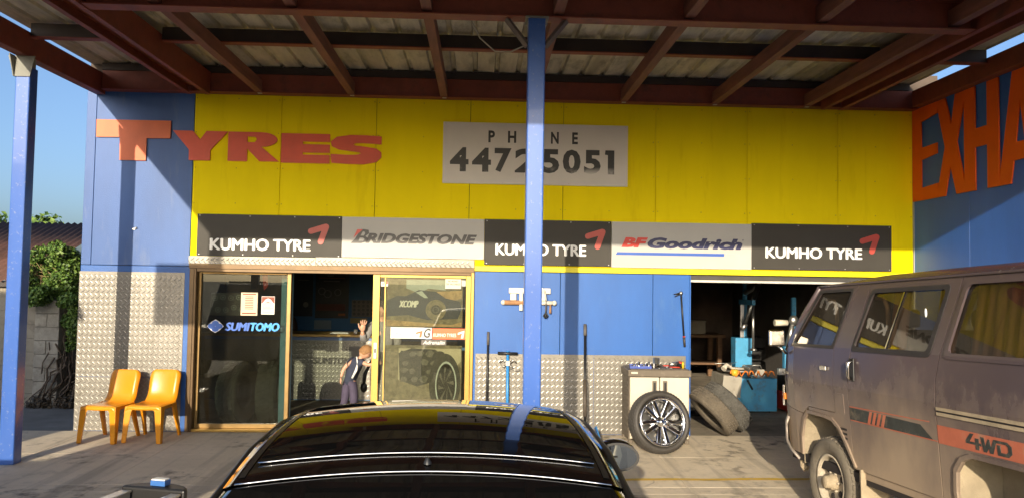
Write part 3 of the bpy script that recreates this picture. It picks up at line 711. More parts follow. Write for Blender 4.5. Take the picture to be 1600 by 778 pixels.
def sticker(label, x0, x1, z0, z1, base, texts, name='sticker', yoff=0.):
    r_ = thing(name, label, 'sticker', ((x0+x1)/2, YD-.004, z0))
    b = B(); b.box(x0, x1, YD-.0052-yoff, YD-.0036-yoff, z0, z1, base); b.build('sheet', r_, world=True)
    for (tx, rc, mt, bd, sh) in texts:
        b = B(); b.text(tx, rc, mt, wallf(YD-.0054-yoff), .0008, bold=bd, shear=sh); b.build('lettering', r_, world=True)
    return r_
GREYL = M('grey_sticker_text', (.30, .30, .30), .5); ORS = M('orange_sticker', (.72, .12, .025), .4, var=.05)
r = sticker('white tyre brand sticker with red tick on the sliding door', -.965, -.545, 1.185, 1.325, PAPW, [('KUMHO TYRES', (-.955, 1.215, -.665, 1.262), GREYL, .01, 0)])
b = B(); b.shape([[(-.645, 1.262), (-.56, 1.288), (-.575, 1.200), (-.605, 1.200), (-.592, 1.256), (-.645, 1.240)]], ORS, wallf(YD-.0056), .0008); b.build('tick_mark', r, world=True)
r = sticker('orange tyre brand sticker with white tick on the sliding door', -.435, -.018, 1.180, 1.318, ORS, [('KUMHO TYRES', (-.425, 1.210, -.135, 1.255), PAPW, .02, 0)], yoff=.002)
b = B(); b.shape([[(-.115, 1.265), (-.03, 1.293), (-.045, 1.195), (-.075, 1.195), (-.062, 1.258), (-.115, 1.238)]], PAPW, wallf(YD-.0078), .0008); b.build('tick_mark', r, world=True)
r = sticker('white sticker with black italic letters half hidden between brand stickers', -.56, -.445, 1.186, 1.322, PAPW, [('G', (-.545, 1.195, -.455, 1.315), BLKP, .05, .25)], yoff=-.0005)
r = sticker('small grey script sticker under the brand stickers', -.575, -.26, 1.105, 1.172, MIDG, [('Adrenalin', (-.555, 1.115, -.28, 1.162), PAPW, .02, .3)])
r = sticker('cream warning notice at the top corner of the sliding door', -.285, -.085, 1.822, 1.945, M('cream_notice', (.66, .55, .42), .5), [('NO MONEY', (-.25, 1.905, -.12, 1.930), BRR, .02, 0), ('OR VALUABLES', (-.275, 1.868, -.095, 1.893), BRR, .02, 0)])
r = sticker('small white and red sticker by the door stile', -1.10, -1.01, 1.84, 1.90, PAPW, [('9', (-1.09, 1.85, -1.065, 1.885), BLKP, .02, 0)])
b = B(); b.box(-1.058, -1.012, YD-.0064, YD-.0054, 1.872, 1.898, REDP); b.build('red_flash', r, world=True)
r = sticker('pale grey sticker beside the warning notice', -.078, -.025, 1.855, 1.93, PALE, [])

# ================================================================ office interior
ct = thing('reception_counter', 'reception counter clad in tread plate with a timber top', 'counter', (-2.0, 2.7, 0))
b = B(); b.box(-4.2, -.2, 2.66, 3.3, 0, 1.0, INBLUE); b.build('carcass', ct, world=True)
b = B(); b.box(-4.25, -.15, 2.58, 3.35, 1.008, 1.05, M('golden_timber_edge', (.50, .30, .07), .4, var=.2, vs=6, stretch=(.5, 4, 4))); b.build('top', ct, bevel=.006, world=True)
o, p = tread('tread_plate', -4.2, -.2, .01, .95, 2.658, ct); o.location = -Vector(ct.location); stuff(p.build('lug_pattern', o))
b = B(); b.box(-4.2, -.2, 2.648, 2.659, .952, 1.006, M('counter_blue_strip', (.12, .19, .38), .5)); b.build('trim_strip', ct, world=True)
b = B(); b.shape([[(-1.92, .62), (-1.68, .62), (-1.68, .86), (-1.92, .86)]], M('grey_panel', (.16, .15, .14), .6), wallf(2.648), .004); b.build('access_panel', ct, world=True)
def poster_in(name, label, x0, x1, z0, z1, base, prints):
    r_ = thing(name, label, 'poster', ((x0+x1)/2, 4.99, z0))
    b = B(); b.box(x0, x1, 4.985, 4.998, z0, z1, base); b.build('sheet', r_, world=True)
    b = B(); f_ = wallf(4.984)
    for lp, mt in prints: b.shape(lp, mt, f_, .001)
    if prints: stuff(b.build('print', r_, world=True))
GP = M('grey_poster_print', (.22, .21, .19), .6); OP = M('orange_poster_print', (.45, .12, .02), .6)
NAVP = M('navy_poster', (.012, .016, .03), .45, var=.2); DKP = M('dark_poster', (.022, .018, .016), .45, var=.2)
poster_in('dark_poster', 'dark navy poster on the office wall, left of the two large ones', -3.55, -3.02, 1.22, 2.02, NAVP, [([[(-3.3, 1.9), (-3.1, 1.9), (-3.1, 1.91), (-3.3, 1.91)]], GP), ([circ(-3.15, 1.44, .05)], GP), ([circ(-3.42, 1.62, .035)], GP)])
def rect(a, b_, c, d): return [(a, c), (b_, c), (b_, d), (a, d)]
poster_in('dark_poster', 'dark poster of wheels on the office wall, right of the two large ones', -2.97, -2.34, 1.19, 2.03, DKP,
    [([circ(-2.85, 1.70, .07), circ(-2.85, 1.70, .055)], GP), ([circ(-2.74, 1.65, .075), circ(-2.74, 1.65, .06)], GP), ([circ(-2.55, 1.68, .065), circ(-2.55, 1.68, .05)], GP), ([rect(-2.75, -2.63, 1.985, 2.005)], GP), ([rect(-2.92, -2.42, 1.945, 1.96)], OP), ([rect(-2.82, -2.52, 1.88, 1.90)], GP), ([rect(-2.95, -2.40, 1.33, 1.46)], M('dull_red_print', (.14, .035, .02), .6)), ([rect(-2.53, -2.40, 1.24, 1.28)], OP)])
poster_in('wheel_chart', 'beige chart of small round wheels on the office wall', -2.28, -1.80, 1.22, 1.54, M('beige_chart', (.20, .16, .12), .6), [([circ(-2.23+.085*i, 1.28+.075*j, .028, 12)], DKP) for i in range(6) for j in range(4)])
poster_in('paper_notice', 'pale paper notice pinned on the blue office wall', -2.98, -2.66, .98, 1.15, M('grey_blue_paper', (.24, .30, .36), .7), [])
poster_in('paper_notice', 'yellowed paper pinned under the wheel chart', -2.30, -1.98, 1.10, 1.20, M('yellowed_paper', (.38, .30, .12), .7), [])
# small things on the counter
b = B(); b.box(-2.25, -1.95, 2.75, 2.95, 1.051, 1.062, PAPW); b.box(-2.22, -1.97, 2.77, 2.94, 1.0625, 1.07, PAPW); tag(b.build('paper_pad', None, loc=(-2.1, 2.85, 1.051), world=True), 'white papers lying on the reception counter', 'paper')
b = B(); b.lathe([(.001, 0), (.026, 0), (.03, .07), (.027, .07), (.024, .006), (.001, .006)], PAPW, 16, Matrix.Translation((-1.83, 2.72, 1.051)) @ Matrix.Rotation(math.pi/2, 4, 'X')); tag(b.build('paper_cup', None, loc=(-1.83, 2.72, 1.051), world=True), 'small white cup on the counter edge', 'cup')
ch = thing('office_chair', 'dark high backed office chair behind the counter', 'chair', (-3.35, 3.9, 0))
DKC = M('dark_brown_leather', (.05, .025, .018), .5, var=.2)
b = B(); b.sphere((-3.35, 4.05, 1.05), (.28, .09, .32), DKC, 16, 12); b.build('backrest', ch, world=True)
b = B(); b.sphere((-3.35, 3.80, .52), (.30, .28, .08), DKC, 16, 8); b.build('seat', ch, world=True)
b = B(); b.cyl((-3.35, 3.85, .06), (-3.35, 3.85, .5), .03, BLK); b.box(-3.38, -3.32, 3.95, 4.0, .5, .85, BLK); b.build('column', ch, world=True)
b = B()
for k in range(5):
    a = k*2*math.pi/5; b.tube([(-3.35, 3.85, .09), (-3.35+.30*math.cos(a), 3.85+.30*math.sin(a), .05)], [.025, .015], BLK, 8)
    b.sphere((-3.35+.30*math.cos(a), 3.85+.30*math.sin(a), .03), .03, BLK, 8, 6)
b.build('base', ch, world=True)
# ================================================================ tyres and wheels
def tyre(b, R, w, rr, m, mat4, n=48, rows=4, nb=40, lug=.007, skew=.0, rnd=0):
    h = w/2
    prof = [(rr, -h*.62), (rr+.012, -h*.80), (rr+(R-rr)*.45, -h*1.0), (R-.035, -h*.97), (R-.012, -h*.84), (R-.002, -h*.55), (R, 0), (R-.002, h*.55), (R-.012, h*.84), (R-.035, h*.97),
            (rr+(R-rr)*.45, h*1.0), (rr+.012, h*.80), (rr, h*.62), (rr+.012, h*.55), (R-.03, h*.80), (R-.022, 0), (R-.03, -h*.80), (rr+.012, -h*.55)]
    b.lathe(prof, m, n, mat4, True, closed=True)
    vs = []; fs = []
    rw = w*.86/rows
    for k in range(rows):
        a0 = -w*.43+k*rw+rw*.10; a1 = a0+rw*.80
        for j in range(nb):
            t0 = 2*math.pi*(j+(.5 if k % 2 else 0)*(1 if rows > 1 else 0))/nb; dt = 2*math.pi/nb*.74; o = len(vs)
            edge = abs((a0+a1)/2)/(w*.5)
            Rr = R-.0015-(.008 if edge > .55 else 0)
            for (t, a, e) in ((t0, a0, 0), (t0+dt, a0, 0), (t0+dt+skew, a1, 0), (t0+skew, a1, 0), (t0+.015, a0+.003, 1), (t0+dt-.015, a0+.003, 1), (t0+dt-.015+skew, a1-.003, 1), (t0+.015+skew, a1-.003, 1)):
                r_ = Rr-.006+(lug+.006)*e
                vs.append((r_*math.cos(t), a, r_*math.sin(t)))
            fs += [(o, o+1, o+5, o+4), (o+1, o+2, o+6, o+5), (o+2, o+3, o+7, o+6), (o+3, o, o+4, o+7), (o+4, o+5, o+6, o+7)]
    b.add(vs, fs, m, False, mat4)
    return b
def loose_tyre(name, label, m, R, w, rr, loc, mat3, **k):
    b = B(); tyre(b, R, w, rr, m, Matrix.Identity(4), **k)
    o = b.build(name, None); o.matrix_world = Matrix.Translation(loc) @ mat3
    return tag(o, label, 'tyre')
RX = lambda d: Matrix.Rotation(math.radians(d), 4, 'X'); RY = lambda d: Matrix.Rotation(math.radians(d), 4, 'Y'); RZ = lambda d: Matrix.Rotation(math.radians(d), 4, 'Z')
# two tyres slumped against the cabinet: axis along x, tops leaning left
T1 = RY(-43) @ RZ(90+8)
loose_tyre('worn_tyre', 'dusty tan worn tyre leaning on the storage cabinet, nearer of the two', RUBD, .345, .20, .20, (3.13, -.12, .335), RY(-42) @ RZ(96), rows=5, nb=46, lug=.007)
loose_tyre('worn_tyre', 'grey speckled worn tyre leaning behind the dusty tan one by the workshop door', RUBG, .355, .23, .20, (3.37, .10, .36), RY(-44) @ RZ(94), rows=5, nb=44, lug=.009)
# tyres standing inside the office window
for k, (x, y, a) in enumerate(((-3.03, .62, 80), (-2.60, .60, 95))):
    loose_tyre('display_tyre', ('knobbly off-road tyre standing behind the fixed window, left one', 'knobbly off-road tyre standing behind the fixed window, right one')[k], RUBG, .40, .27, .21, (x, y, .407), RZ(a), rows=4, nb=30, lug=.012, skew=.05)
# chrome alloy wheel leaning on the cabinet
wh = thing('chrome_wheel', 'chrome five spoke alloy wheel with low profile tyre leaning on the storage cabinet', 'wheel', (2.245, -1.04, gz(-1.04)))
MW = Matrix.Translation((0, .085, .352)) @ RX(-13) @ RZ(11)
b = B(); tyre(b, .355, .215, .274, M('new_tyre_rubber', (.045, .040, .034), .6, var=.15, vs=20), MW, rows=5, nb=60, lug=.003); b.build('tyre', wh)
b = B(); b.lathe([(.274, -.085), (.280, -.104), (.272, -.112), (.256, -.106), (.246, -.085), (.238, -.04), (.230, .0), (.230, .09), (.262, .10)], CHR, 56, MW); b.build('rim', wh)
b = B(); b.lathe([(.225, .03), (.05, .05), (.001, .05)], M('dull_inner_barrel', (.34, .33, .31), .3, metal=.85), 32, MW); b.build('inner_barrel', wh)
for k in range(5):
    m4 = MW @ Matrix.Rotation(math.radians(72*k+18), 4, 'Y')
    b = B()
    for s in (-1, 1):
        # each spoke splits into two arms towards the rim
        b.add([(.035, -.060, -.016+s*.020), (.035, -.060, .016+s*.020), (.242, -.085, .024+s*.060), (.242, -.085, -.020+s*.060), (.035, -.025, -.032+s*.020), (.035, -.025, .032+s*.020), (.236, -.03, .044+s*.060), (.236, -.03, -.040+s*.060)],
              [(0, 1, 2, 3), (4, 7, 6, 5), (0, 4, 5, 1), (1, 5, 6, 2), (2, 6, 7, 3), (3, 7, 4, 0)], CHR, False, m4)
    b.build('spoke', wh, bevel=.006)
b = B(); b.lathe([(.001, -.085), (.022, -.085), (.028, -.078), (.032, -.07), (.058, -.066), (.064, -.05), (.064, -.02)], CHR, 28, MW); b.build('hub_cap', wh)
for k in range(15):
    a = 2*math.pi*k/15; q = MW @ Vector((.263*math.cos(a), -.108, .263*math.sin(a))); q2 = MW @ Vector((.263*math.cos(a), -.117, .263*math.sin(a)))
    b = B(); b.cyl(q, q2, .0065, CHR, n=8); b.build('rivet', wh)

# ================================================================ storage cabinet and what lies on it
CAB = thing('storage_cabinet', 'beige two door plastic storage cabinet with dark lid by the roller door', 'cabinet', (2.345, -.30, 0))
CBG = M('beige_plastic', (.56, .50, .39), .5, var=.05, vs=3); CDK = M('dark_taupe_plastic', (.13, .105, .075), .6, var=.1, vs=6, dirt=((.22, .18, .13), .2, 12))
x0, x1, y0, y1 = 1.975, 2.715, -.52, -.08
def cpt(bb, nm, bev=.004): return bb.build(nm, CAB, bevel=bev, world=True)
b = B(); b.box(x0, x0+.03, y0, y1, .045, .80, CDK); cpt(b, 'side_panel')
for k in range(11):
    z = .09+k*.063; b = B(); b.box(x0-.006, x0-.0005, y0+.03, y1-.03, z, z+.028, CDK); cpt(b, 'rib', .002)
b = B(); b.box(x1-.03, x1, y0, y1, .045, .80, CDK); cpt(b, 'side_panel')
b = B(); b.box(x0+.03, x1-.03, y1-.02, y1, .045, .80, CDK); b.box(x0+.03, x1-.03, y0+.02, y1-.02, .05, .07, CDK); cpt(b, 'back_panel')
for a, c in ((x0+.012, 2.342), (2.350, x1-.012)):
    b = B(); b.box(a, c, y0-.024, y0-.001, .06, .795, CBG); cpt(b, 'door', .008)
b = B(); b.box(x0-.015, x1+.015, y0-.035, y1+.01, .802, .885, CDK); cpt(b, 'lid', .008)
b = B(); b.box(x0+.02, x1-.02, y0-.02, y1, .885, .893, CDK); cpt(b, 'lid_recess', .003)
b = B(); b.box(x0+.02, x0+.10, y0-.041, y0-.0352, .838, .862, M('name_plate', (.55, .5, .38), .5)); cpt(b, 'name_plate', .002)
for xa in (2.255, 2.385):
    b = B(); b.box(xa, xa+.052, y0-.034, y0-.0245, .60, .755, CDK); b.box(xa+.012, xa+.040, y0-.037, y0-.0342, .62, .735, BLK); cpt(b, 'handle', .003)
for xa in (x0+.0, x1-.05):
    for ya in (y0-.0, y1-.05):
        b = B(); b.box(xa, xa+.05, ya, ya+.05, gz(ya), .044, CDK); cpt(b, 'foot')
TOP = .8935
def small(b, name, label, cat, loc, rot=None, bevel=0):
    return tag(b.build(name, None, bevel=bevel, loc=loc, rot=rot), label, cat)
# blue socket tray
tr = thing('socket_tray', 'blue socket tray with chrome sockets on the cabinet lid', 'tray', (2.13, -.44, TOP), (0, 0, math.radians(-5)))
TB = M('blue_tray_plastic', (.035, .07, .32), .5)
b = B(); b.box(-.13, .13, -.05, .05, 0, .008, TB); b.box(-.13, .13, -.05, -.044, .008, .03, TB); b.box(-.13, .13, .044, .05, .008, .045, TB); b.box(-.13, -.124, -.044, .044, .008, .035, TB); b.box(.124, .13, -.044, .044, .008, .035, TB); b.build('tray', tr, bevel=.001)
for i in range(8):
    b = B(); xx = -.105+.03*i; yy_ = -.02+.035*(i % 2); hh = .03+.012*((i*5) % 4); b.lathe([(.012, 0), (.012, hh), (.007, hh), (.007, hh-.01), (.001, hh-.01)], STEEL if i % 3 else CHR, 10, Matrix.Translation((xx, yy_, .009)) @ RX(90)); b.build('socket', tr)
b = B(); b.lathe([(.001, 0), (.052, 0), (.055, .012), (.052, .015), (.040, .018), (.040, .105), (.036, .105), (.036, .03), (.001, .03)], STEEL, 24, RX(90)); small(b, 'steel_can', 'open steel can standing at the back of the cabinet lid', 'can', (2.38, -.20, TOP))
def pliers(name, label, hm, loc, rz):
    r_ = thing(name, label, 'pliers', loc, (0, 0, rz))
    for s in (-1, 1):
        b = B(); b.tube([(0, 0, .012), (-.05, s*.02, .012), (-.13, s*.026, .012)], [.007, .009, .007], hm, 8, squash=(.7, 1)); b.build('handle', r_)
        b = B(); b.tube([(0, 0, .012), (.03, s*.008, .012), (.06, s*.003, .012)], [.008, .007, .003], STEEL, 8); b.build('jaw', r_)
REDG = M('red_grip', (.52, .05, .025), .5)
pliers('pliers', 'red handled pliers lying at the front middle of the cabinet lid', REDG, (2.50, -.38, TOP), 2.9)
pliers('pliers', 'black handled pliers lying beside the blue tray', BLK, (2.30, -.36, TOP), .5)
pliers('pliers', 'red handled pliers lying at the back right of the cabinet lid', REDG, (2.58, -.20, TOP), .3)
dr = thing('air_gun', 'red and grey air gun lying on the cabinet lid', 'air gun', (2.60, -.27, TOP), (0, 0, .35))
b = B(); b.tube([(-.08, 0, .035), (.05, 0, .04)], [.020, .032], STEEL, 12); b.build('barrel', dr)
b = B(); b.tube([(.05, 0, .04), (.10, 0, .04)], [.034, .028], REDG, 12); b.build('motor_housing', dr)
b = B(); b.tube([(.03, 0, .03), (.05, -.11, .022)], [.022, .020], BLK, 10); b.build('grip', dr)
sc = thing('screwdriver', 'yellow handled screwdriver standing on the right of the cabinet lid', 'screwdriver', (2.655, -.44, TOP))
b = B(); b.tube([(0, 0, .0), (0, .0, .055), (0, 0, .085)], [.013, .015, .010], M('yellow_grip', (.62, .42, .02), .4), 10); b.build('handle', sc)
b = B(); b.tube([(0, 0, .085), (0, 0, .115)], .004, STEEL, 8); b.build('blade', sc)
b = B(); b.tube([(0, 0, 0), (0, 0, .06)], .006, PAPW, 8); small(b, 'white_pencil', 'thin white stick standing upright on the cabinet lid', 'stick', (2.295, -.45, TOP))
sp = thing('spanner', 'steel ring spanner lying flat on the cabinet lid', 'spanner', (2.43, -.47, TOP), (0, 0, .25))
b = B(); b.box(-.07, .07, -.006, .006, .002, .009, STEEL); b.build('shank', sp); b = B(); b.lathe([(.010, 0), (.016, 0), (.016, .010), (.010, .010)], STEEL, 14, Matrix.Translation((-.08, 0, .001)) @ RX(90), closed=True); b.build('ring_end', sp)
b = B(); b.lathe([(.010, 0), (.016, 0), (.016, .010), (.010, .010)], STEEL, 14, Matrix.Translation((.08, 0, .001)) @ RX(90), closed=True); b.build('ring_end', sp)
rg = B(); rr = random.Random(4); vs = []; fs = []
for i in range(9):
    for j in range(9):
        vs.append((-.07+.14*i/8, -.05+.1*j/8, .012+.02*math.sin(i*.9+j*.5)**2+rr.uniform(0, .008)))
for i in range(8):
    for j in range(8): fs.append((i*9+j, i*9+9+j, i*9+10+j, i*9+j+1))
rg.add(vs, fs, M('dark_rag', (.06, .05, .04), .95, var=.3, vs=30), True); o = small(rg, 'rag', 'crumpled dark rag among the tools on the cabinet lid', 'rag', (2.36, -.30, TOP)); o.modifiers.new('t', 'SOLIDIFY').thickness = .004
# white cloth hanging at the cabinet's right side
b = B(); vs = []; fs = []
for i in range(7):
    for j in range(9): vs.append((.004+.02*math.sin(j*1.1+i*.4)*(i/6), -.05+.1*j/8*(1+.25*i/6), -.20*i/6))
for i in range(6):
    for j in range(8): fs.append((i*9+j, i*9+9+j, i*9+10+j, i*9+j+1))
b.add(vs, fs, M('white_rag', (.66, .62, .54), .9, var=.1, vs=15), True); o = small(b, 'white_rag', 'white rag hanging off the right end of the cabinet', 'rag', (2.745, -.22, .80)); o.modifiers.new('t', 'SOLIDIFY').thickness = .004
b = B(); b.box(-.012, .012, -.012, .012, 0, .02, REDG); b.cyl((0, 0, .0205), (0, 0, .05), .012, REDG, n=10); small(b, 'red_cap', 'small red bottle cap by the edge of the roller door', 'cap', (2.73, -.16, TOP))

# ================================================================ orange chairs
OCH = M('orange_chair_plastic', (.70, .27, .008), .30, var=.05, vs=2, bump=.02, bs=200, coat=.15)
def make_chair():
    r_ = thing('plastic_chair', '', 'chair', group='orange chairs outside the shop')
    # one continuous shell: seat rolling up into the back
    prof = [(-.235, .385), (-.245, .415), (-.225, .437), (-.15, .436), (-.05, .428), (.06, .420), (.13, .425), (.175, .455), (.20, .51), (.215, .58), (.235, .66), (.257, .73), (.272, .775), (.285, .790)]
    hw = [.205, .210, .212, .212, .208, .200, .195, .190, .186, .186, .190, .192, .180, .160]
    n = 14; vs = []; fs = []
    for k, ((y, z), h) in enumerate(zip(prof, hw)):
        for j in range(n+1):
            u = -1+2*j/n; x = h*u
            e = max(0, abs(u)-.80)/.2
            if k <= 6: dy, dz = 0, -.012*(1-u*u) - .045*e*e
            else: dy, dz = .022*(1-u*u)+.045*e*e, -.02*e*e*(k > 10)
            vs.append((x, y+dy, z+dz))
    for k in range(len(prof)-1):
        for j in range(n): fs.append((k*(n+1)+j, k*(n+1)+j+1, (k+1)*(n+1)+j+1, (k+1)*(n+1)+j))
    b = B(); b.add(vs, fs, OCH, True); o = b.build('shell', r_)
    md = o.modifiers.new('t', 'SOLIDIFY'); md.thickness = .007; md.offset = 0
    md = o.modifiers.new('s', 'SUBSURF'); md.levels = 1; md.render_levels = 1
    for s in (-1, 1):
        # front leg: broad at the top where it joins the apron, tapering down
        b = B(); b.add([(s*.085, -.232, .420), (s*.212, -.238, .420), (s*.214, -.110, .420), (s*.186, -.110, .420), (s*.135, -.240, .36), (s*.216, -.243, .36), (s*.218, -.155, .36), (s*.180, -.155, .36),
                        (s*.178, -.264, .0), (s*.230, -.266, .0), (s*.232, -.210, .0), (s*.200, -.210, .0)],
                       [(0, 1, 5, 4), (1, 2, 6, 5), (2, 3, 7, 6), (3, 0, 4, 7), (4, 5, 9, 8), (5, 6, 10, 9), (6, 7, 11, 10), (7, 4, 8, 11), (8, 9, 10, 11), (3, 2, 1, 0)], OCH); b.build('front_leg', r_, bevel=.006)
        b = B(); b.add([(s*.205, .03, .415), (s*.178, .03, .415), (s*.178, .165, .425), (s*.205, .165, .425), (s*.208, .095, .35), (s*.180, .095, .35), (s*.180, .18, .35), (s*.208, .18, .35),
                        (s*.226, .236, 0), (s*.196, .236, 0), (s*.196, .282, 0), (s*.226, .282, 0)],
                       [(0, 1, 5, 4), (1, 2, 6, 5), (2, 3, 7, 6), (3, 0, 4, 7), (4, 5, 9, 8), (5, 6, 10, 9), (6, 7, 11, 10), (7, 4, 8, 11), (8, 9, 10, 11), (3, 2, 1, 0)], OCH); b.build('rear_leg', r_, bevel=.006)
        b = B(); b.box(s*.186, s*.204, -.149, .029, .375, .418, OCH); b.build('side_rail', r_, bevel=.005)
    b = B(); b.box(-.086, .086, -.240, -.226, .378, .425, OCH); b.build('front_rail', r_, bevel=.005)
    return r_
c1 = make_chair(); c1.location = (-4.18, -.47, gz(-.47)); c1.rotation_euler = (0, 0, math.radians(-7)); c1['label'] = 'orange plastic chair nearer the corner of the building, crossed by the post shadow'
c2 = copy_tree(c1); c2.location = (-3.70, -.43, gz(-.43)); c2.rotation_euler = (0, 0, math.radians(-4)); c2['label'] = 'orange plastic chair next to the glass shop doors'

# ================================================================ bars, jacks and gauges along the wall
b = B(); b.tube([(.262, -.14, gz(-.1)), (.268, -.06, .7), (.272, -.02, 1.28)], [.015, .014, .013], BLK, 10); b.tube([(.262, -.142, gz(-.1)), (.2625, -.13, .13)], .019, BLK, 10); b.tube([(.271, -.030, 1.12), (.272, -.020, 1.285)], .0165, M('grey_grip', (.10, .09, .08), .6), 10)
tag(b.build('pry_bar', None, loc=(.262, -.14, gz(-.1)), world=True), 'long black steel bar leaning on the wall left of the blue post', 'bar')
th = thing('bead_tool', 'blue T-handled stand with grey clamp leaning by the blue post', 'tool', (.525, -.10, gz(-.1)))
TBL = M('tool_blue_paint', (.03, .22, .55), .4)
b = B(); b.tube([(.527, -.10, gz(-.1)), (.522, -.04, 1.05)], .019, TBL, 10); b.build('pole', th, world=True)
b = B(); b.tube([(.395, -.055, 1.022), (.645, -.055, 1.016)], .019, BLK, 10); b.build('handle', th, world=True)
b = B(); b.box(.49, .555, -.075, -.03, .86, .93, STEEL); b.build('clamp_block', th, bevel=.006, world=True)
for s in (-1, 1):
    b = B(); b.tube([(.522+s*.03, -.06, .90), (.522+s*.07, -.06, .935), (.522+s*.105, -.06, .905)], .011, STEEL, 8); b.tube([(.522+s*.03, -.06, .87), (.522+s*.06, -.06, .84)], .010, STEEL, 8); b.build('claw', th, world=True)
b = B(); b.tube([(.55, -.06, .83), (.66, -.06, .80), (.68, -.05, .82)], .005, STEEL, 6); b.build('hook', th, world=True)
b = B(); b.box(.44, .61, -.19, -.01, gz(-.1), gz(-.1)+.025, TBL); b.build('base', th, bevel=.004, world=True)
jk = thing('trolley_jack', 'blue trolley jack with tall black handle leaning on the tread plate', 'trolley jack', (1.46, -.72, gz(-.72)))
for s in (-1, 1):
    b = B(); b.prism([(-1.0, .05), (-.45, .05), (-.42, .14), (-.62, .22), (-.98, .12)], 'x', 1.46+s*.10, 1.46+s*.115, TBL); b.build('side_frame', jk, world=True)
    b = B(); b.cyl((1.46+s*.118, -.95, .015+.0), (1.46+s*.155, -.95, .015), .05, STEEL, n=18); b.build('front_wheel', jk, world=True)
    b = B(); b.cyl((1.46+s*.118, -.48, .01), (1.46+s*.145, -.48, .01), .04, STEEL, n=18); b.build('rear_wheel', jk, world=True)
b = B(); b.box(1.375, 1.545, -.97, -.5, .06, .075, TBL); b.build('deck', jk, world=True)
b = B(); b.tube([(1.46, -.55, .12), (1.46, -.92, .20)], .03, TBL, 10); b.lathe([(.001, 0), (.05, 0), (.055, .02), (.001, .02)], STEEL, 16, Matrix.Translation((1.46, -.92, .215)) @ RX(90)); b.build('lift_arm', jk, world=True)
b = B(); b.cyl((1.46, -.50, .10), (1.455, -.46, .24), .034, BLK, n=12); b.build('handle_socket', jk, world=True)
b = B(); b.tube([(1.455, -.46, .2405), (1.50, -.05, 1.39)], .016, BLK, 10); b.build('handle', jk, world=True)
b = B(); b.tube([(1.457, -.44, .30), (1.474, -.285, .73)], .0225, M('brown_sleeve', (.07, .055, .04), .6), 10); b.build('handle_sleeve', jk, world=True)
b = B(); b.tube([(1.495, -.098, 1.255), (1.5003, -.047, 1.397)], .021, M('grey_grip', (.1, .09, .08), .6), 10); b.build('handle_grip', jk, world=True)
# alignment gauge hung behind the centre post
ag = thing('wheel_gauge', 'cream and rusty wheel gauge hung on the wall behind the centre post', 'gauge', (.78, -.03, 1.6))
CRM = M('cream_enamel', (.66, .62, .52), .5, var=.1, vs=12, dirt=((.35, .2, .1), .15, 14)); RST = M('rusty_steel', (.36, .19, .09), .8, var=.3, vs=18)
b = B(); b.box(.525, 1.055, -.045, -.004, 1.775, 1.845, CRM); b.build('plate', ag, bevel=.006, world=True)
for xa in (.545, .93):
    b = B(); b.box(xa, xa+.075, -.04, -.006, 1.69, 1.774, CRM); b.build('upright', ag, bevel=.004, world=True)
b = B(); b.tube([(.47, -.04, 1.66), (.80, -.04, 1.66)], .030, RST, 12); b.build('tube', ag, world=True)
b = B(); b.tube([(.801, -.04, 1.66), (1.09, -.04, 1.66)], .027, CRM, 12); b.build('tube', ag, world=True)
for xa in (.455, 1.105):
    b = B(); b.sphere((xa, -.04, 1.66), .032, CRM, 10, 8); b.build('end_knob', ag, world=True)
b = B(); b.box(.66, .70, -.06, -.008, 1.56, 1.80, CRM); b.build('slide', ag, bevel=.004, world=True)
b = B(); b.box(.855, .90, -.06, -.01, 1.50, 1.63, BLK); b.box(.86, .885, -.05, -.01, 1.69, 1.77, BLK); b.build('latch', ag, bevel=.004, world=True)
b = B(); b.tube([(.90, -.05, 1.84), (.94, -.06, 1.855), (.985, -.06, 1.80), (1.0, -.06, 1.70), (.995, -.06, 1.52)], .010, STEEL, 8); b.build('spring_rod', ag, world=True)
b = B()
for k in range(6):
    a = k*math.pi/3; b.sphere((.995+.022*math.cos(a), -.06, 1.50+.022*math.sin(a)), .013, BLK, 8, 6)
b.sphere((.995, -.06, 1.50), .018, BLK, 8, 6); b.build('knob', ag, world=True)
b = B(); b.tube([(1.055, -.05, 1.64), (1.052, -.05, 1.53)], [.010, .016], RST, 8); b.build('pin', ag, world=True)
# slide hammer hung by the roller door
sh = thing('slide_hammer', 'thin black slide hammer hanging on the blue wall by the roller door', 'tool', (2.75, -.02, 1.12))
b = B(); b.tube([(2.735, -.03, 1.80), (2.775, -.03, 1.26)], .012, BLK, 8); b.build('shaft', sh, world=True)
b = B(); b.sphere((2.733, -.03, 1.81), .026, STEEL, 10, 8); b.build('head', sh, world=True)
b = B(); b.tube([(2.72, -.03, 1.81), (2.64, -.03, 1.795)], [.012, .004], BLK, 6); b.tube([(2.72, -.03, 1.80), (2.65, -.03, 1.765)], [.010, .004], BLK, 6); b.build('claw', sh, world=True)
b = B(); b.tube([(2.776, -.03, 1.255), (2.786, -.03, 1.13)], [.017, .015], M('dark_handle', (.04, .035, .03), .5), 10); b.tube([(2.7755, -.03, 1.262), (2.777, -.03, 1.25)], .0185, REDG, 10); b.build('grip', sh, world=True)
# door latch scar on the left wall
b = B(); b.box(-.02, .02, -.012, 0, -.01, .01, GALV); b.sphere((.03, -.012, .012), .014, GALV, 8, 6); small(b, 'wall_hook', 'small white metal hook on the blue wall under the letters', 'hook', (-4.19, -.003, 2.505), bevel=.002)

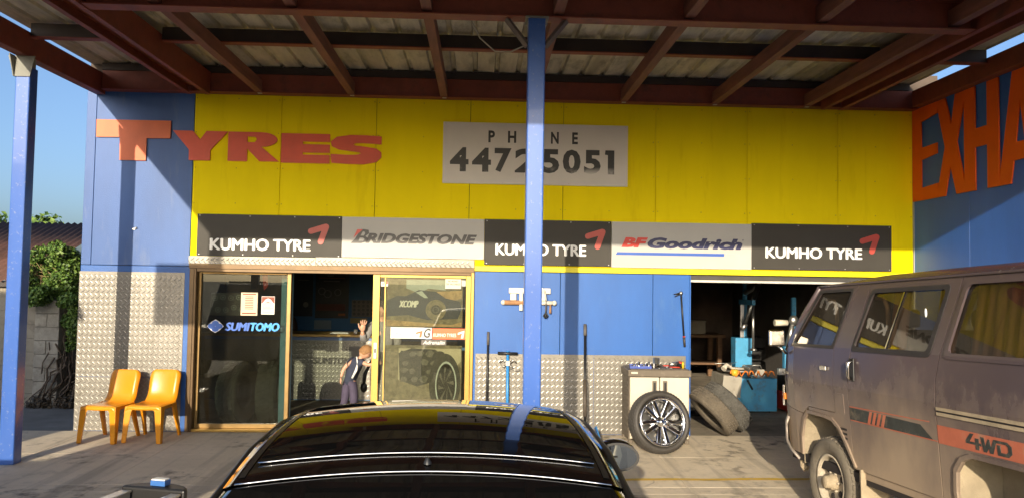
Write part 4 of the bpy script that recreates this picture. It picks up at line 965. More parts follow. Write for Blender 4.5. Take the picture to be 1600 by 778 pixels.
# ================================================================ low trolley by the black car
tl = thing('floor_trolley', 'low trolley with pale deck, aluminium rails and black rounded bumper beside the black car', 'trolley', (-2.23, -4.27, gz(-4)-.045), (0, 0, math.radians(-14)))
ALU = M('brushed_aluminium', (.62, .60, .56), .3, metal=.8, var=.08, vs=8)
for s in (-1, 1):
    b = B(); b.box(s*.20-.028, s*.20+.028, -.55, .19, .30, .43, ALU); b.box(s*.20-.040, s*.20+.040, -.55, .19, .431, .445, ALU); b.build('rail', tl, bevel=.004)
b = B(); b.box(-.165, .165, -.55, .10, .385, .405, M('pale_ply', (.62, .48, .34), .6, var=.15, vs=6, stretch=(4, .5, 1))); b.build('deck', tl, bevel=.003)
vs = [( .25*math.cos(a)*1.05, .20+.16*math.sin(a)) for a in [math.radians(d) for d in range(0, 181, 15)]]
b = B(); b.prism(vs, 'z', .30, .47, BLK); b.build('bumper', tl, bevel=.02, seg=3)
b = B(); b.box(-.05, .07, .24, .31, .472, .51, M('tool_box_blue', (.04, .14, .40), .4)); b.build('latch_box', tl, bevel=.004)
b = B(); b.box(-.045, .065, .245, .305, .5105, .520, PAPW); b.build('latch_lid', tl, bevel=.002)
b = B(); b.box(.245, .30, -.30, .02, .28, .34, TBL); b.build('side_box', tl, bevel=.006)
for sx in (-1, 1):
    for sy in (-.45, .12):
        b = B(); b.cyl((sx*.20-.02, sy, .075), (sx*.20+.02, sy, .075), .074, RUB, n=18); b.build('castor', tl)
        b = B(); b.box(sx*.20-.03, sx*.20+.03, sy-.02, sy+.02, .13, .299, STEEL); b.build('castor_fork', tl)
# ================================================================ workshop machines
MB = M('machine_blue', (.06, .30, .52), .45, var=.12, vs=6, dirt=((.10, .09, .07), .25, 7)); MG = M('machine_grey', (.34, .31, .25), .55, var=.12, vs=5, dirt=((.12, .10, .08), .25, 8))
tc = thing('tyre_changer', 'blue tyre changing machine with turntable just inside the workshop', 'machine', (4.35, 2.2, 0))
def mt(bb, nm, bev=.006): return bb.build(nm, tc, bevel=bev, world=True)
b = B(); b.box(4.12, 4.68, 1.75, 2.5, .03, .52, MB); mt(b, 'cabinet')
b = B(); b.box(3.83, 4.115, 1.70, 2.3, .22, .56, MG, Matrix.Translation((3.97, 2, .4)) @ RY(6) @ Matrix.Translation((-3.97, -2, -.4))); mt(b, 'bead_breaker_box')
b = B(); b.box(3.95, 4.6, 1.8, 2.35, -.0, .029, BLK); mt(b, 'plinth')
b = B(); b.box(4.05, 4.12, 1.65, 1.74, .14, .24, MB); mt(b, 'pedal_box')
b = B(); b.tube([(4.22, 1.735, .50), (4.30, 1.735, .36)], .016, BLK, 8); mt(b, 'air_hose_stub', 0)
b = B(); b.lathe([(.001, .0), (.30, .0), (.30, .03), (.12, .045), (.001, .045)], STEEL, 28, Matrix.Translation((4.18, 2.1, .60)) @ RX(90)); mt(b, 'turntable', 0)
b = B(); b.cyl((4.18, 2.1, .521), (4.18, 2.1, .599), .09, BLK, n=16); mt(b, 'turntable_shaft', 0)
for k in range(4):
    a = k*math.pi/2+.4; b = B(); b.box(.14, .30, -.03, .03, .646, .685, STEEL, Matrix.Translation((4.18, 2.1, 0)) @ Matrix.Rotation(a, 4, 'Z')); mt(b, 'jaw', .004)
b = B(); b.box(4.30, 4.57, 2.52, 2.74, .03, 1.08, MB); mt(b, 'tower')
b = B(); b.box(4.41, 4.47, 2.60, 2.66, 1.081, 1.62, STEEL); mt(b, 'column')
b = B(); b.box(4.40, 4.46, 2.05, 2.68, 1.621, 1.70, MB); mt(b, 'swing_arm')
b = B(); b.tube([(4.43, 2.08, 1.62), (4.43, 2.08, .95)], .022, STEEL, 10); b.sphere((4.43, 2.06, .93), (.05, .06, .03), STEEL, 10, 8); mt(b, 'mount_head', 0)
b = B()
P = [(3.95+.02*i, 1.70+.04*math.sin(i*.9), .60+.045*math.sin(i*1.25)) for i in range(34)]
b.tube(P, .011, M('orange_air_hose', (.66, .20, .03), .5), 8); mt(b, 'air_hose', 0)
b = B(); b.tube([(3.86, 1.75, .66), (3.92, 1.8, .72), (4.02, 1.85, .66), (4.20, 1.85, .655)], [.045, .03, .025, .02], M('cream_cloth', (.52, .47, .38), .9), 8); mt(b, 'cloth_wrap', 0)
b = B(); b.cyl((4.02, 1.72, .57), (4.02, 1.72, .66), .05, M('yellow_tub', (.60, .40, .03), .5), n=14); tag(b.build('lubricant_tub', None, loc=(4.02, 1.72, .57), world=True), 'small yellow tub on the tyre changer', 'tub')
# second stand: helper arm with silver rod
ha = thing('helper_arm', 'silver inclined helper arm on a blue post inside the workshop', 'machine', (4.95, 2.9, 0))
b = B(); b.box(4.58, 4.64, 2.95, 3.01, 0, 2.15, MB); b.build('post', ha, world=True)
b = B(); b.tube([(4.70, 2.6, 1.92), (4.45, 2.5, 1.32)], [.045, .03], STEEL, 10); b.build('arm', ha, world=True)
b = B(); b.tube([(4.45, 2.5, 1.31), (4.40, 2.5, 1.20)], [.05, .03], STEEL, 10); b.build('tool_head', ha, world=True)
b = B(); b.tube([(4.61, 2.95, 1.80), (4.72, 2.6, 1.95)], .04, STEEL, 10); b.build('elbow', ha, world=True)
# wheel balancer
wb_ = thing('wheel_balancer', 'wheel balancer with chrome hoop guard and red body beside the van', 'machine', (5.1, 1.9, 0))
b = B(); b.box(4.84, 5.35, 1.7, 2.2, .02, .30, M('machine_red', (.50, .03, .02), .45, var=.1)); b.build('body', wb_, bevel=.02, world=True)
b = B(); b.box(4.85, 5.35, 1.85, 2.2, .301, .62, BLK); b.build('housing', wb_, bevel=.02, world=True)
b = B(); b.tube([(4.84+.30*(1-math.sin(a)), 1.62, .42+.30*math.cos(a)) for a in [math.radians(d) for d in range(10, 171, 10)]], .022, CHR, 10); b.build('hoop_guard', wb_, world=True)
b = B(); b.box(4.86, 4.98, 1.90, 2.0, .621, 1.02, MB); b.build('display_post', wb_, bevel=.006, world=True)
b = B(); b.tube([(4.90, 1.88, 1.0), (4.97, 1.86, 1.38)], [.05, .035], STEEL, 10); b.sphere((4.98, 1.86, 1.40), (.075, .06, .085), STEEL, 12, 8); b.build('lever', wb_, world=True)
b = B(); b.tube([(4.70, 1.9, 1.36), (4.90, 1.9, 1.36)], [.05, .045], M('cream_filter', (.62, .57, .44), .5), 12); b.build('filter', wb_, world=True)
b = B(); b.box(5.0, 5.06, 1.95, 2.01, .62, 1.75, MB); b.build('mast', wb_, world=True)
b = B(); b.box(4.70, 4.86, 1.72, 1.80, .58, .68, STEEL); b.build('weight_tray', wb_, bevel=.006, world=True)
# benches, shelves and stock at the back
WOOD = M('old_bench_timber', (.16, .085, .04), .75, var=.3, vs=5, stretch=(.5, 4, 4))
be = thing('work_bench', 'dark timber work bench across the rear of the workshop', 'bench', (3.8, 6.2, 0))
b = B(); b.box(2.5, 5.2, 5.8, 6.6, .86, .92, WOOD); b.build('top', be, bevel=.006, world=True)
for x in (2.55, 3.8, 5.05):
    for y in (5.85, 6.5): b = B(); b.box(x, x+.09, y, y+.09, 0, .859, WOOD); b.build('leg', be, world=True)
b = B(); b.box(2.6, 5.1, 5.9, 6.5, .30, .34, WOOD); b.build('shelf', be, world=True)
for k, (x, z, c) in enumerate(((2.9, .921, (.20, .05, .03)), (3.4, .921, (.12, .12, .12)), (4.5, .921, (.30, .27, .2)), (3.1, .341, (.1, .1, .1)), (4.2, .341, (.05, .09, .2)))):
    b = B(); b.box(x, x+.34, 6.0, 6.3, z, z+.24, M('box_%d' % k, c, .7)); b.box(x-.01, x+.35, 5.99, 6.31, z+.2405, z+.27, M('box_%d' % k, c, .7)); tag(b.build('parts_box', None, bevel=.006, loc=(x+.17, 6.15, z), world=True), ('dull red parts box on the rear work bench', 'charcoal parts box on the rear work bench', 'beige parts box on the rear work bench', 'black parts box on the lower bench shelf', 'navy parts box on the lower bench shelf')[k], 'box')
for k, (x, z) in enumerate(((5.45, 0), (5.45, .24), (5.45, .48), (5.45, .72))):
    b = B(); tyre(b, .33, .22, .2, RUB, RX(90), rows=4, nb=36, lug=.005, n=32); o = b.build('stacked_tyre', None, loc=(x, 5.2, z+.115)); tag(o, ('bottom black tyre of the dark stack in the workshop', 'second black tyre from the floor in the dark workshop stack', 'third black tyre from the floor in the dark workshop stack', 'top black tyre of the dark stack in the workshop')[k], 'tyre', 'tyres stacked in the workshop')
b = B(); b.box(4.70, 4.95, 7.77, 7.795, 1.2, 2.5, M('dusty_white_louvre', (.34, .30, .26), .8)); 
for k in range(16): b.box(4.70, 4.95, 7.755, 7.769, 1.22+k*.08, 1.26+k*.08, M('dusty_white_louvre', (.34, .30, .26), .8))
lv = b.build('louvre_panel', shop)
b = B(); b.box(2.62, 2.82, .40, .41, 1.45, 1.75, M('white_notice_red', (.34, .22, .2), .6)); b.shape([circ(2.72, 1.63, .07), circ(2.72, 1.63, .05)], REDP, wallf(.399), .002); tag(b.build('safety_notice', None, loc=(2.72, .405, 1.45), world=True), 'small red ring safety notice inside the workshop doorway', 'notice')
# things on the workshop floor
b = B(); b.sphere((3.55, 1.55, .03), (.28, .18, .05), M('dark_rag', (.06, .05, .04), .95), 14, 8); b.tube([(3.2, 1.5, .03), (3.5, 1.35, .04), (3.8, 1.5, .03)], .03, BLK, 8); stuff(b.build('floor_rags')); bpy.data.objects['floor_rags']['label'] = 'heap of dark rags and hose on the workshop floor'; bpy.data.objects['floor_rags']['category'] = 'rags'

# ================================================================ neighbouring shed and overgrowth on the left
sd_ = thing('neighbour_shed', 'old cream shed with rusty roof beyond the left blue post', 'shed', (-8.4, 2.0, -.05))
CRW = M('old_cream_boards', (.34, .30, .23), .85, var=.2, vs=3, dirt=((.12, .10, .08), .3, 3)); RUSTR = M('rusty_roof_iron', (.105, .048, .032), .8, var=.35, vs=5, stretch=(1, .3, 1), bump=.3, bs=30)
for k in range(9):
    z = -.05+k*.205; b = B(); b.box(-11, -6.43, 2.0+.006*(k % 2), 2.04, z+.003, z+.203, CRW); b.build('weatherboard', sd_, world=True)
b = B(); b.box(-11, -6.43, 2.045, 6.5, -.05, 1.80, CRW); b.build('wall', sd_, world=True)
b = B(); b.box(-11.2, -6.52, 1.90, 1.99, 1.74, 1.82, M('dark_gutter', (.05, .04, .035), .6)); b.build('gutter', sd_, world=True)
N_ = 44
vs = []; fs = []
for i in range(N_*4+1):
    x = -11.55+(5.0)*i/(N_*4); zz = .018*math.sin(i*math.pi/2)
    vs += [(x, 1.85, 1.83+zz), (x, 4.4, 2.86+zz)]
for i in range(N_*4): fs.append((2*i, 2*i+2, 2*i+3, 2*i+1))
b = B(); b.add(vs, fs, RUSTR, True); o = b.build('roof', sd_, world=True); o.modifiers.new('t', 'SOLIDIFY').thickness = .004
pr = thing('masonry_pier', 'whitewashed block pier in shade behind the left post', 'pier', (-6.25, 1.95, -.05))
WBK = M('whitewashed_block', (.36, .33, .27), .9, var=.25, vs=6, bump=.5, bs=25, dirt=((.14, .12, .09), .3, 4)); rr = random.Random(11)
for k in range(8):
    z = -.05+k*.2
    cuts = [-6.42, -6.06] if k % 2 else [-6.42, -6.24, -6.06]
    for a, c in zip(cuts[:-1], cuts[1:]):
        b = B(); b.box(a+.004, c-.004, 1.88+rr.uniform(-.008, .008), 2.2, z+.004, z+.196, WBK); b.build('block', pr, bevel=.008, world=True)
b = B(); b.box(-6.41, -6.07, 1.895, 2.19, -.05, 1.54, M('old_mortar', (.22, .20, .17), .95)); b.build('mortar', pr, world=True)
# ivy bush, dry stems, dead thatch
def leaf_cloud(name, parent, centers, count, size, mats, rnd, world=True):
    b = B()
    for mi_, mm in enumerate(mats):
        vs = []; fs = []
        for _ in range(count//len(mats)):
            cx, cy, cz, rx, ry, rz = rnd.choice(centers)
            d = Vector((rnd.gauss(0, 1), rnd.gauss(0, 1), rnd.gauss(0, 1))).normalized()*(rnd.uniform(.45, 1.05))
            p = Vector((cx+d.x*rx, cy+d.y*ry, cz+d.z*rz))
            n_ = (d+Vector((rnd.uniform(-.8, .8), rnd.uniform(-.8, .8), rnd.uniform(-.3, .9)))).normalized()
            u = n_.orthogonal().normalized(); v = n_.cross(u); a = rnd.uniform(0, 6.28)
            u, v = u*math.cos(a)+v*math.sin(a), v*math.cos(a)-u*math.sin(a); s = size*rnd.uniform(.6, 1.3); o = len(vs)
            vs += [p-u*s, p-u*s*.1+v*s*.6+n_*s*.1, p+u*s, p-u*s*.1-v*s*.6+n_*s*.1]; fs.append((o, o+1, o+2, o+3))
        b.add(vs, fs, mm)
    return stuff(b.build(name, parent, world=world))
def leafm(name, c):
    m = M(name, c, .55, var=.3, vs=8)
    return m
rr = random.Random(21)
iv = thing('ivy_bush', 'green ivy covered bush rising behind the masonry pier', 'bush', (-6.1, 2.6, -.05))
cl = []
for k in range(64):
    u_ = rr.uniform(-1, 1); hgt = 2.44-.42*max(0, abs(u_+.05)-.25)**1.4
    zz = rr.uniform(1.50, 1.0*hgt-.08)
    cl.append((-6.10+.42*u_, 1.72+rr.uniform(-.16, .35), zz, rr.uniform(.08, .16), rr.uniform(.08, .14), rr.uniform(.06, .12)))
for k in range(16):
    cl.append((-5.78+rr.uniform(-.18, .22), 1.85+rr.uniform(-.1, .3), 1.05+rr.uniform(-.35, .6), .11, .10, .14))
leaf_cloud('crown', iv, cl, 15000, .027, [leafm('ivy_leaf_a', (.085, .165, .022)), leafm('ivy_leaf_b', (.048, .10, .015)), leafm('ivy_leaf_c', (.14, .22, .035))], rr)
b = B(); b.tube([(-5.95, 2.5, -.05), (-6.0, 2.5, .7), (-6.1, 2.2, 1.4), (-6.08, 1.8, 2.0)], [.10, .08, .06, .03], M('vine_bark', (.09, .065, .045), .9, var=.3, vs=12, bump=.4), 9); b.tube([(-6.0, 2.5, .7), (-5.8, 2.2, 1.3), (-5.85, 1.9, 1.9)], [.05, .04, .02], M('vine_bark', (.09, .065, .045), .9), 8); b.build('trunk', iv, world=True)
bt = thing('far_tree', 'green treetop showing above the rusty shed roof at the left edge', 'tree', (-11.0, 9.0, -.05))
leaf_cloud('crown', bt, [(-11.0+rr.uniform(-1.3, 1.3), 9+rr.uniform(-.8, .8), 2.75+rr.uniform(-.5, .42), .45, .4, .33) for _ in range(16)], 4500, .075, [leafm('ivy_leaf_a', (.085, .16, .025)), leafm('ivy_leaf_c', (.13, .21, .035))], rr)
b = B(); b.tube([(-11, 9, -.1), (-10.95, 9, 1.2), (-11, 9.0, 2.4)], [.18, .13, .06], MATS['vine_bark'], 10); b.build('trunk', bt, world=True)
dv = thing('dry_vine', 'tangle of bare dry vine stems hanging between the pier and the shop', 'vine', (-5.6, 2.0, -.05))
DRY = M('dry_stem', (.115, .085, .06), .9, var=.3, vs=15)
b = B()
for k in range(230):
    x = -5.98+rr.uniform(-.12, .95); y = 2.1+rr.uniform(-.15, .5); z0 = rr.uniform(1.2, 2.0)-max(0, x+5.6)*.3
    L = rr.uniform(.5, 1.7); P = [(x, y, z0)]
    for q in range(5): P.append((P[-1][0]+rr.uniform(-.06, .06), P[-1][1]+rr.uniform(-.05, .03), max(.0, P[-1][2]-L/5)))
    b.tube(P, rr.uniform(.003, .008), DRY, 4, cap=False)
for k in range(14):
    x = -6.3+rr.uniform(-.2, .6); P = [(x, 1.85, -.03)]
    for q in range(6): P.append((P[-1][0]+rr.uniform(-.05, .16), 1.85+rr.uniform(-.08, .05), P[-1][2]+rr.uniform(.04, .2)))
    b.tube(P, rr.uniform(.008, .018), DRY, 5, cap=False)
stuff(b.build('stem', dv, world=True))
dl = leaf_cloud('dead_leaf', dv, [(-5.98+rr.uniform(-.1, .9), 2.15+rr.uniform(-.1, .3), rr.uniform(.1, 1.7), .1, .1, .2) for _ in range(30)]+[(-6.2+rr.uniform(-.3, .7), 1.8, .05, .2, .1, .12) for _ in range(10)], 2600, .03, [leafm('dead_leaf_a', (.10, .07, .04)), leafm('dead_leaf_b', (.05, .04, .028))], rr)
dg_ = thing('dead_thatch', 'straw coloured dead grass hanging over the shed roof corner', 'dry grass', (-6.4, 1.9, 1.9))
b = B()
STR = M('straw', (.38, .27, .13), .85, var=.3, vs=20)
for k in range(320):
    x = -6.62+rr.uniform(-.15, .5); y = 1.85+rr.uniform(0, .5); z = 2.15-(x+6.6)*.35+rr.uniform(-.12, .1)
    P = [(x, y, z), (x+rr.uniform(.0, .15), y-rr.uniform(.0, .1), z-rr.uniform(.02, .1)), (x+rr.uniform(.05, .3), y-rr.uniform(.03, .15), z-rr.uniform(.08, .28))]
    b.tube(P, .0035, STR, 3, cap=False)
stuff(b.build('straw', dg_, world=True))
# unseen garage, added left of the forecourt to shade the shed and lane
ga = thing('added_shade_garage', 'plain unseen garage added left of the forecourt to cast shade', 'garage', (-8.6, -5.0, -.1))
GW = M('garage_render', (.40, .36, .30), .85, var=.1)
b = B(); b.box(-11, -6.35, -6.2, -4.0, -.11, 3.05, GW); b.build('wall', ga, world=True)
b = B(); b.prism([(-6.4, 3.05), (-3.8, 3.05), (-3.8, 3.12), (-5.1, 3.55), (-6.4, 3.12)], 'x', -11.2, -6.2, RUSTR); b.build('roof', ga, world=True)
b = B(); b.box(-9.9, -7.4, -3.998, -3.97, -.1, 2.2, M('garage_door_grey', (.3, .3, .3), .6)); b.build('door', ga, world=True)

# more workshop clutter
SHF = M('shelf_grey_steel', (.16, .16, .15), .6)
rk = thing('parts_shelving', 'grey steel shelving with boxes against the workshop rear wall', 'shelving', (3.2, 7.5, 0))
for z in (.4, .95, 1.5, 2.0):
    b = B(); b.box(2.4, 4.3, 7.3, 7.7, z, z+.03, SHF); b.build('shelf', rk, world=True)
for x in (2.4, 4.26):
    for y in (7.3, 7.66): b = B(); b.box(x, x+.04, y, y+.04, 0, 2.3, SHF); b.build('upright', rk, world=True)
rq = random.Random(9); names = [('red', (.35, .05, .03)), ('cream', (.40, .34, .22)), ('blue', (.05, .12, .30)), ('yellow', (.45, .30, .04)), ('grey', (.2, .2, .19))]
for r_i, z in enumerate((.431, .981, 1.531)):
    for k in range(5):
        nm, c_ = names[(k+r_i*2) % 5]; x = 2.5+.36*k; h_ = rq.uniform(.18, .34)
        b = B(); b.box(x, x+.26, 7.36, 7.62, z, z+h_, M('carton_'+nm, c_, .8, var=.15)); b.box(x-.005, x+.265, 7.355, 7.625, z+h_+.0005, z+h_+.03, M('carton_'+nm, c_, .8))
        tag(b.build('parts_carton', None, bevel=.004, loc=(x+.13, 7.49, z), world=True), '%s carton, %s from the left on the %s shelf of the workshop shelving' % (nm, ('first', 'second', 'third', 'fourth', 'fifth')[k], ('lowest', 'middle', 'upper')[r_i]), 'carton', 'cartons on the workshop shelving')
for k, (x, y, a) in enumerate(((3.35, 4.3, 20), (3.75, 4.6, 60))):
    loose_tyre('standing_tyre', ('dusty tyre standing upright in the gloom behind the tyre changer, left one', 'dusty tyre standing upright in the gloom behind the tyre changer, right one')[k], RUBG, .34, .21, .2, (x, y, .345), RZ(a), rows=4, nb=36, lug=.005, n=32)
dm = thing('oil_drum', 'dark blue oil drum standing inside the workshop doorway', 'drum', (3.15, 2.6, 0))
b = B(); b.lathe([(.001, 0), (.28, 0), (.285, .01), (.28, .28), (.29, .29), (.28, .30), (.28, .57), (.29, .58), (.28, .59), (.28, .86), (.285, .87), (.27, .87), (.265, .85), (.001, .85)], M('drum_blue', (.03, .06, .14), .5, var=.2, vs=6), 28, Matrix.Translation((3.15, 2.6, 0)) @ RX(90)); b.build('shell', dm, world=True)
b = B(); b.cyl((3.25, 2.5, .851), (3.25, 2.5, .875), .03, STEEL, n=12); b.build('bung', dm, world=True)
b = B(); b.lathe([(.001, 0), (.11, 0), (.14, .22), (.13, .22), (.105, .01), (.001, .01)], M('white_bucket', (.5, .48, .42), .5), 20, RX(90)); small(b, 'bucket', 'white plastic bucket on the workshop floor by the tyre changer', 'bucket', (3.72, 1.35, 0.001))
for k, (x, y, z, rz, nm) in enumerate(((4.05, 2.25, .646, .3, 'steel tyre lever lying across the turntable'), (4.35, 2.0, .521, 1.4, 'steel tyre lever lying on the blue machine cabinet'))):
    b = B(); b.tube([(-.20, 0, .012), (.15, 0, .012), (.22, 0, .03)], [.010, .010, .006], STEEL, 8, squash=(.6, 1)); small(b, 'tyre_lever', nm, 'tyre lever', (x, y, z+.04*(k == 0)), (0, 0, rz))
b = B(); b.box(-.10, .10, -.07, .07, 0, .09, MG); b.tube([(-.08, 0, .095), (-.06, 0, .15), (.06, 0, .15), (.08, 0, .095)], .008, STEEL, 8); small(b, 'tool_caddy', 'small grey tool caddy on the tyre changer cabinet', 'caddy', (4.55, 2.25, .521))
b = B(); b.lathe([(.05, 0), (.115, 0), (.12, .02), (.07, .05), (.05, .05)], RST, 22, RX(90), closed=True); small(b, 'brake_disc', 'rusty brake disc on the workshop floor beside the blue machine', 'brake disc', (3.9, 1.2, .001))
# ================================================================ black sedan, seen from behind and above
car = thing('black_sedan', 'glossy black sedan parked nose towards the shop in the foreground', 'car', (-.015, -6.68, gz(-6)), (0, 0, math.radians(1.0)))
PNT = M('black_car_paint', (.0035, .0032, .003), .12, var=.1, vs=3, coat=1.0, spec=.5)
def dusty_glass(name, col, rough, dustc, lo, hi):
    m, n, l, p = nodes_of(name)
    f_ = noise(n, l, 130, 3, None, .5); f2 = noise(n, l, 3, 5)
    mu = n.new('ShaderNodeMath'); mu.operation = 'MULTIPLY'; l.new(ramp(n, l, f_, lo, hi), mu.inputs[0]); l.new(ramp(n, l, f2, .35, .7), mu.inputs[1])
    l.new(mixc(n, l, mu.outputs[0], col, dustc), p.inputs['Base Color']); p.inputs['Roughness'].default_value = rough
    p.inputs['Specular IOR Level'].default_value = .4
    return m
TGL = dusty_glass('tinted_car_glass', (.004, .004, .004), .025, (.10, .09, .07), .70, .78)
SEAL = M('window_seal_black', (.012, .011, .010), .35, var=.1)
def grid(b, f_, nu, nv, m, smooth=True):
    vs = []; fs = []
    for i in range(nv+1):
        for j in range(nu+1): vs.append(f_(-1+2*j/nu, i/nv))
    for i in range(nv):
        for j in range(nu): fs.append((i*(nu+1)+j, i*(nu+1)+j+1, (i+1)*(nu+1)+j+1, (i+1)*(nu+1)+j))
    b.add(vs, fs, m, smooth)
def lerp_tab(tab, t):
    for (a, *va), (c, *vc) in zip(tab[:-1], tab[1:]):
        if t <= c or (c, *vc) == tab[-1]:
            k = min(1, max(0, (t-a)/(c-a))); k2 = k
            return [x+(y-x)*k2 for x, y in zip(va, vc)]
# roof: (y, halfwidth, edge z, crown)
RT = []
for k_ in range(13):
    y_ = -.54+1.09*k_/12; c_ = .034
    RT.append((y_, .622-.07*(k_/12)**1.3, 1.405-.17*(y_-.2)**2-c_, c_))
def rt(y):
    # smooth interpolation
    xs_ = [r_[0] for r_ in RT]
    y = max(xs_[0], min(xs_[-1], y))
    for i in range(len(RT)-1):
        if y <= RT[i+1][0]:
            k = (y-RT[i][0])/(RT[i+1][0]-RT[i][0]); k = k*k*(3-2*k)*.35+k*.65
            return [RT[i][j]+(RT[i+1][j]-RT[i][j])*k for j in (1, 2, 3)]
def roof_f(u, t, dz=0., y0=-.54, y1=.55, uw=1.):
    y = y0+(y1-y0)*t; h, z, c = rt(y)
    yy_ = y-(.05*(u*uw)**2)*max(0, (.1-y)/.64)-(.05*(u*uw)**2)*max(0, (y-.1)/.45)
    return (u*uw*h, yy_, z+c*(1-(u*uw)**2)+dz)
b = B(); grid(b, lambda u, t: roof_f(u, t), 24, 28, PNT); b.build('roof', car)
b = B(); grid(b, lambda u, t: roof_f(u, t, .006, -.405, .47, .93), 24, 26, TGL); b.build('sunroof', car)
for s in (-1, 1):
    b = B(); grid(b, lambda u, t: roof_f(1, t, .0035, -.50, .52, s*(.968+.016*u)), 2, 24, SEAL); b.build('roof_ditch_strip', car)
def edge_curve(y, dz, uw, n=24): return [Vector(roof_f(-1+2*k/n, 0, dz, y, .55, uw)) for k in range(n+1)]
b = B(); b.tube(edge_curve(-.412, .007, .93), .0028, CHR, 6); b.build('chrome_trim', car)
b = B(); b.tube(edge_curve(-.54, .002, .98), .0032, CHR, 6); b.build('chrome_trim', car)
# rear window
def rear_f(u, t):
    hx, hz = .612+.085*t, 1.273+t*(.985-1.273)
    y = -.545-.72*t; base = roof_f(u*.97, 0)
    x = u*hx; z = hz+(.034)*(1-u*u)+.03*math.sin(math.pi*t)
    return (x, y-.05*u*u*(1-t)+.06*u*u*t-.0*t, z)
b = B(); grid(b, rear_f, 20, 12, TGL); b.build('rear_window', car)
def wind_f(u, t):
    hx = .548+.14*t; z = 1.348+t*(.965-1.348); y = .555+.66*t
    return (u*hx, y-.04*u*u*(1-t)-.12*u*u*t, z+.034*(1-u*u)+.02*math.sin(math.pi*t))
b = B(); grid(b, wind_f, 20, 12, TGL); b.build('windscreen', car)
# sides: rail line (top) to belt line
RAIL = [(-1.45, .735, .960), (-1.15, .720, 1.075), (-.85, .695, 1.165), (-.54, .672, 1.238), (-.2, .662, 1.305), (.2, .640, 1.335), (.55, .598, 1.325), (.85, .655, 1.165), (1.20, .715, .960)]
BELT = [(-1.45, .82, .915), (-1.0, .835, .905), (0, .850, .890), (1.20, .80, .880)]
def side_f(s, u, y, inset=0.):
    (hx, hz) = lerp_tab(RAIL, y); (bx, bz) = lerp_tab(BELT, y)
    k = (u+1)/2; x = bx+(hx-bx)*k+.035*math.sin(math.pi*k); z = bz+(hz-bz)*k
    return (s*(x-inset), y, z)
for s in (-1, 1):
    b = B(); grid(b, lambda u, t: side_f(s, u, -1.45+2.65*t, .012), 8, 36, PNT); b.build('pillar_panel', car)
    for ya, yb in ((-1.05, -.22), (-.15, .95)):
        b = B(); grid(b, lambda u, t: side_f(s, -.97+.5*(u+1)*1.85, ya+(yb-ya)*t), 8, 18, TGL); b.build('side_window', car)
    P = [Vector(side_f(s, .96, -1.10+2.1*k/30)) for k in range(31)]
    b = B(); b.tube(P, .0075, CHR, 6); b.build('chrome_trim', car)
    P = [Vector(side_f(s, .9999, -1.35+2.45*k/30, -.004)) for k in range(31)]
    b = B(); b.tube(P, .014, SEAL, 6); b.build('gutter_moulding', car)
    # roof cant rail between roof panel and side frames
    vs = []; fs = []
    for k in range(25):
        y = -.54+1.09*k/24; a = Vector(roof_f(s, k/24)); c = Vector(side_f(s, 1, y, .012)); md_ = (a+c)/2+Vector((s*.012, 0, .006)); vs += [a, md_, c]
    for k in range(24): fs += [(3*k, 3*k+1, 3*k+4, 3*k+3), (3*k+1, 3*k+2, 3*k+5, 3*k+4)]
    b = B(); b.add(vs, fs, PNT, True); b.build('cant_rail', car)
    # C and A pillar infill between the rear window / windscreen edge and the side frame
    for fn, ya, yb, nm in ((lambda t: rear_f(s, t), -.56, -1.42, 'rear_pillar'), (lambda t: wind_f(s, t), .55, 1.18, 'front_pillar')):
        vs = []; fs = []
        for k in range(13):
            a = Vector(fn(k/12)); c = Vector(side_f(s, 1, ya+(yb-ya)*k/12, .010)); vs += [a, (a+c)/2+Vector((s*.006, 0, .008)), c]
        for k in range(12): fs += [(3*k, 3*k+1, 3*k+4, 3*k+3), (3*k+1, 3*k+2, 3*k+5, 3*k+4)]
        b = B(); b.add(vs, fs, PNT, True); b.build(nm, car)
# lower body loft
ST = [(-2.36, .60, .58, .62, .70, .62), (-2.30, .72, .80, .66, .80, .42), (-2.05, .78, .93, .70, .86, .30), (-1.75, .80, .965, .74, .90, .26), (-1.0, .82, .93, .84, .915, .22), (0, .82, .90, .855, .92, .20), (1.05, .80, .945, .82, .915, .20), (1.6, .74, .90, .80, .90, .22), (2.05, .68, .80, .74, .86, .25), (2.30, .60, .66, .62, .74, .36), (2.37, .5, .55, .5, .62, .45)]
def section(y, xd, zt, xs_, xm, zl):
    # half outline from centre top to centre bottom
    return [(0, y, zt+.025), (xd*.6, y, zt+.018), (xd, y, zt), (max(xd, xs_)+.02, y, zt-.05), (xm, y, zt-.20 if zt > .7 else (zt+zl)/2), (xm, y, (zl+zt-.2)/2), (xm-.03, y, zl+.04), (xm-.12, y, zl), (0, y, zl)]
vs = []; fs = []; K = 9
for st in ST:
    hf = section(*st); ring = hf+[(-x, y, z) for x, y, z in hf[-2:0:-1]]; vs += ring
n_ = 2*K-2
for i in range(len(ST)-1):
    for j in range(n_): fs.append((i*n_+j, i*n_+(j+1) % n_, (i+1)*n_+(j+1) % n_, (i+1)*n_+j))
fs.append(list(range(n_))); fs.append([(len(ST)-1)*n_+j for j in range(n_)][::-1])
b = B(); b.add(vs, fs, PNT, True); body = b.build('body', car)
cut = B()
for y in (-1.42, 1.42):
    for s in (-1, 1): cut.cyl((s*.60, y, .33), (s*1.1, y, .33), .37, PNT, n=28)
co_ = cut.build('arch_cutter', car)
md = body.modifiers.new('b', 'BOOLEAN'); md.object = co_; md.operation = 'DIFFERENCE'; md.solver = 'EXACT'
bpy.context.view_layer.update()
dg = bpy.context.evaluated_depsgraph_get(); dg.update()
me = bpy.data.meshes.new_from_object(body.evaluated_get(dg)); body.modifiers.clear(); body.data = me; bpy.data.objects.remove(co_)
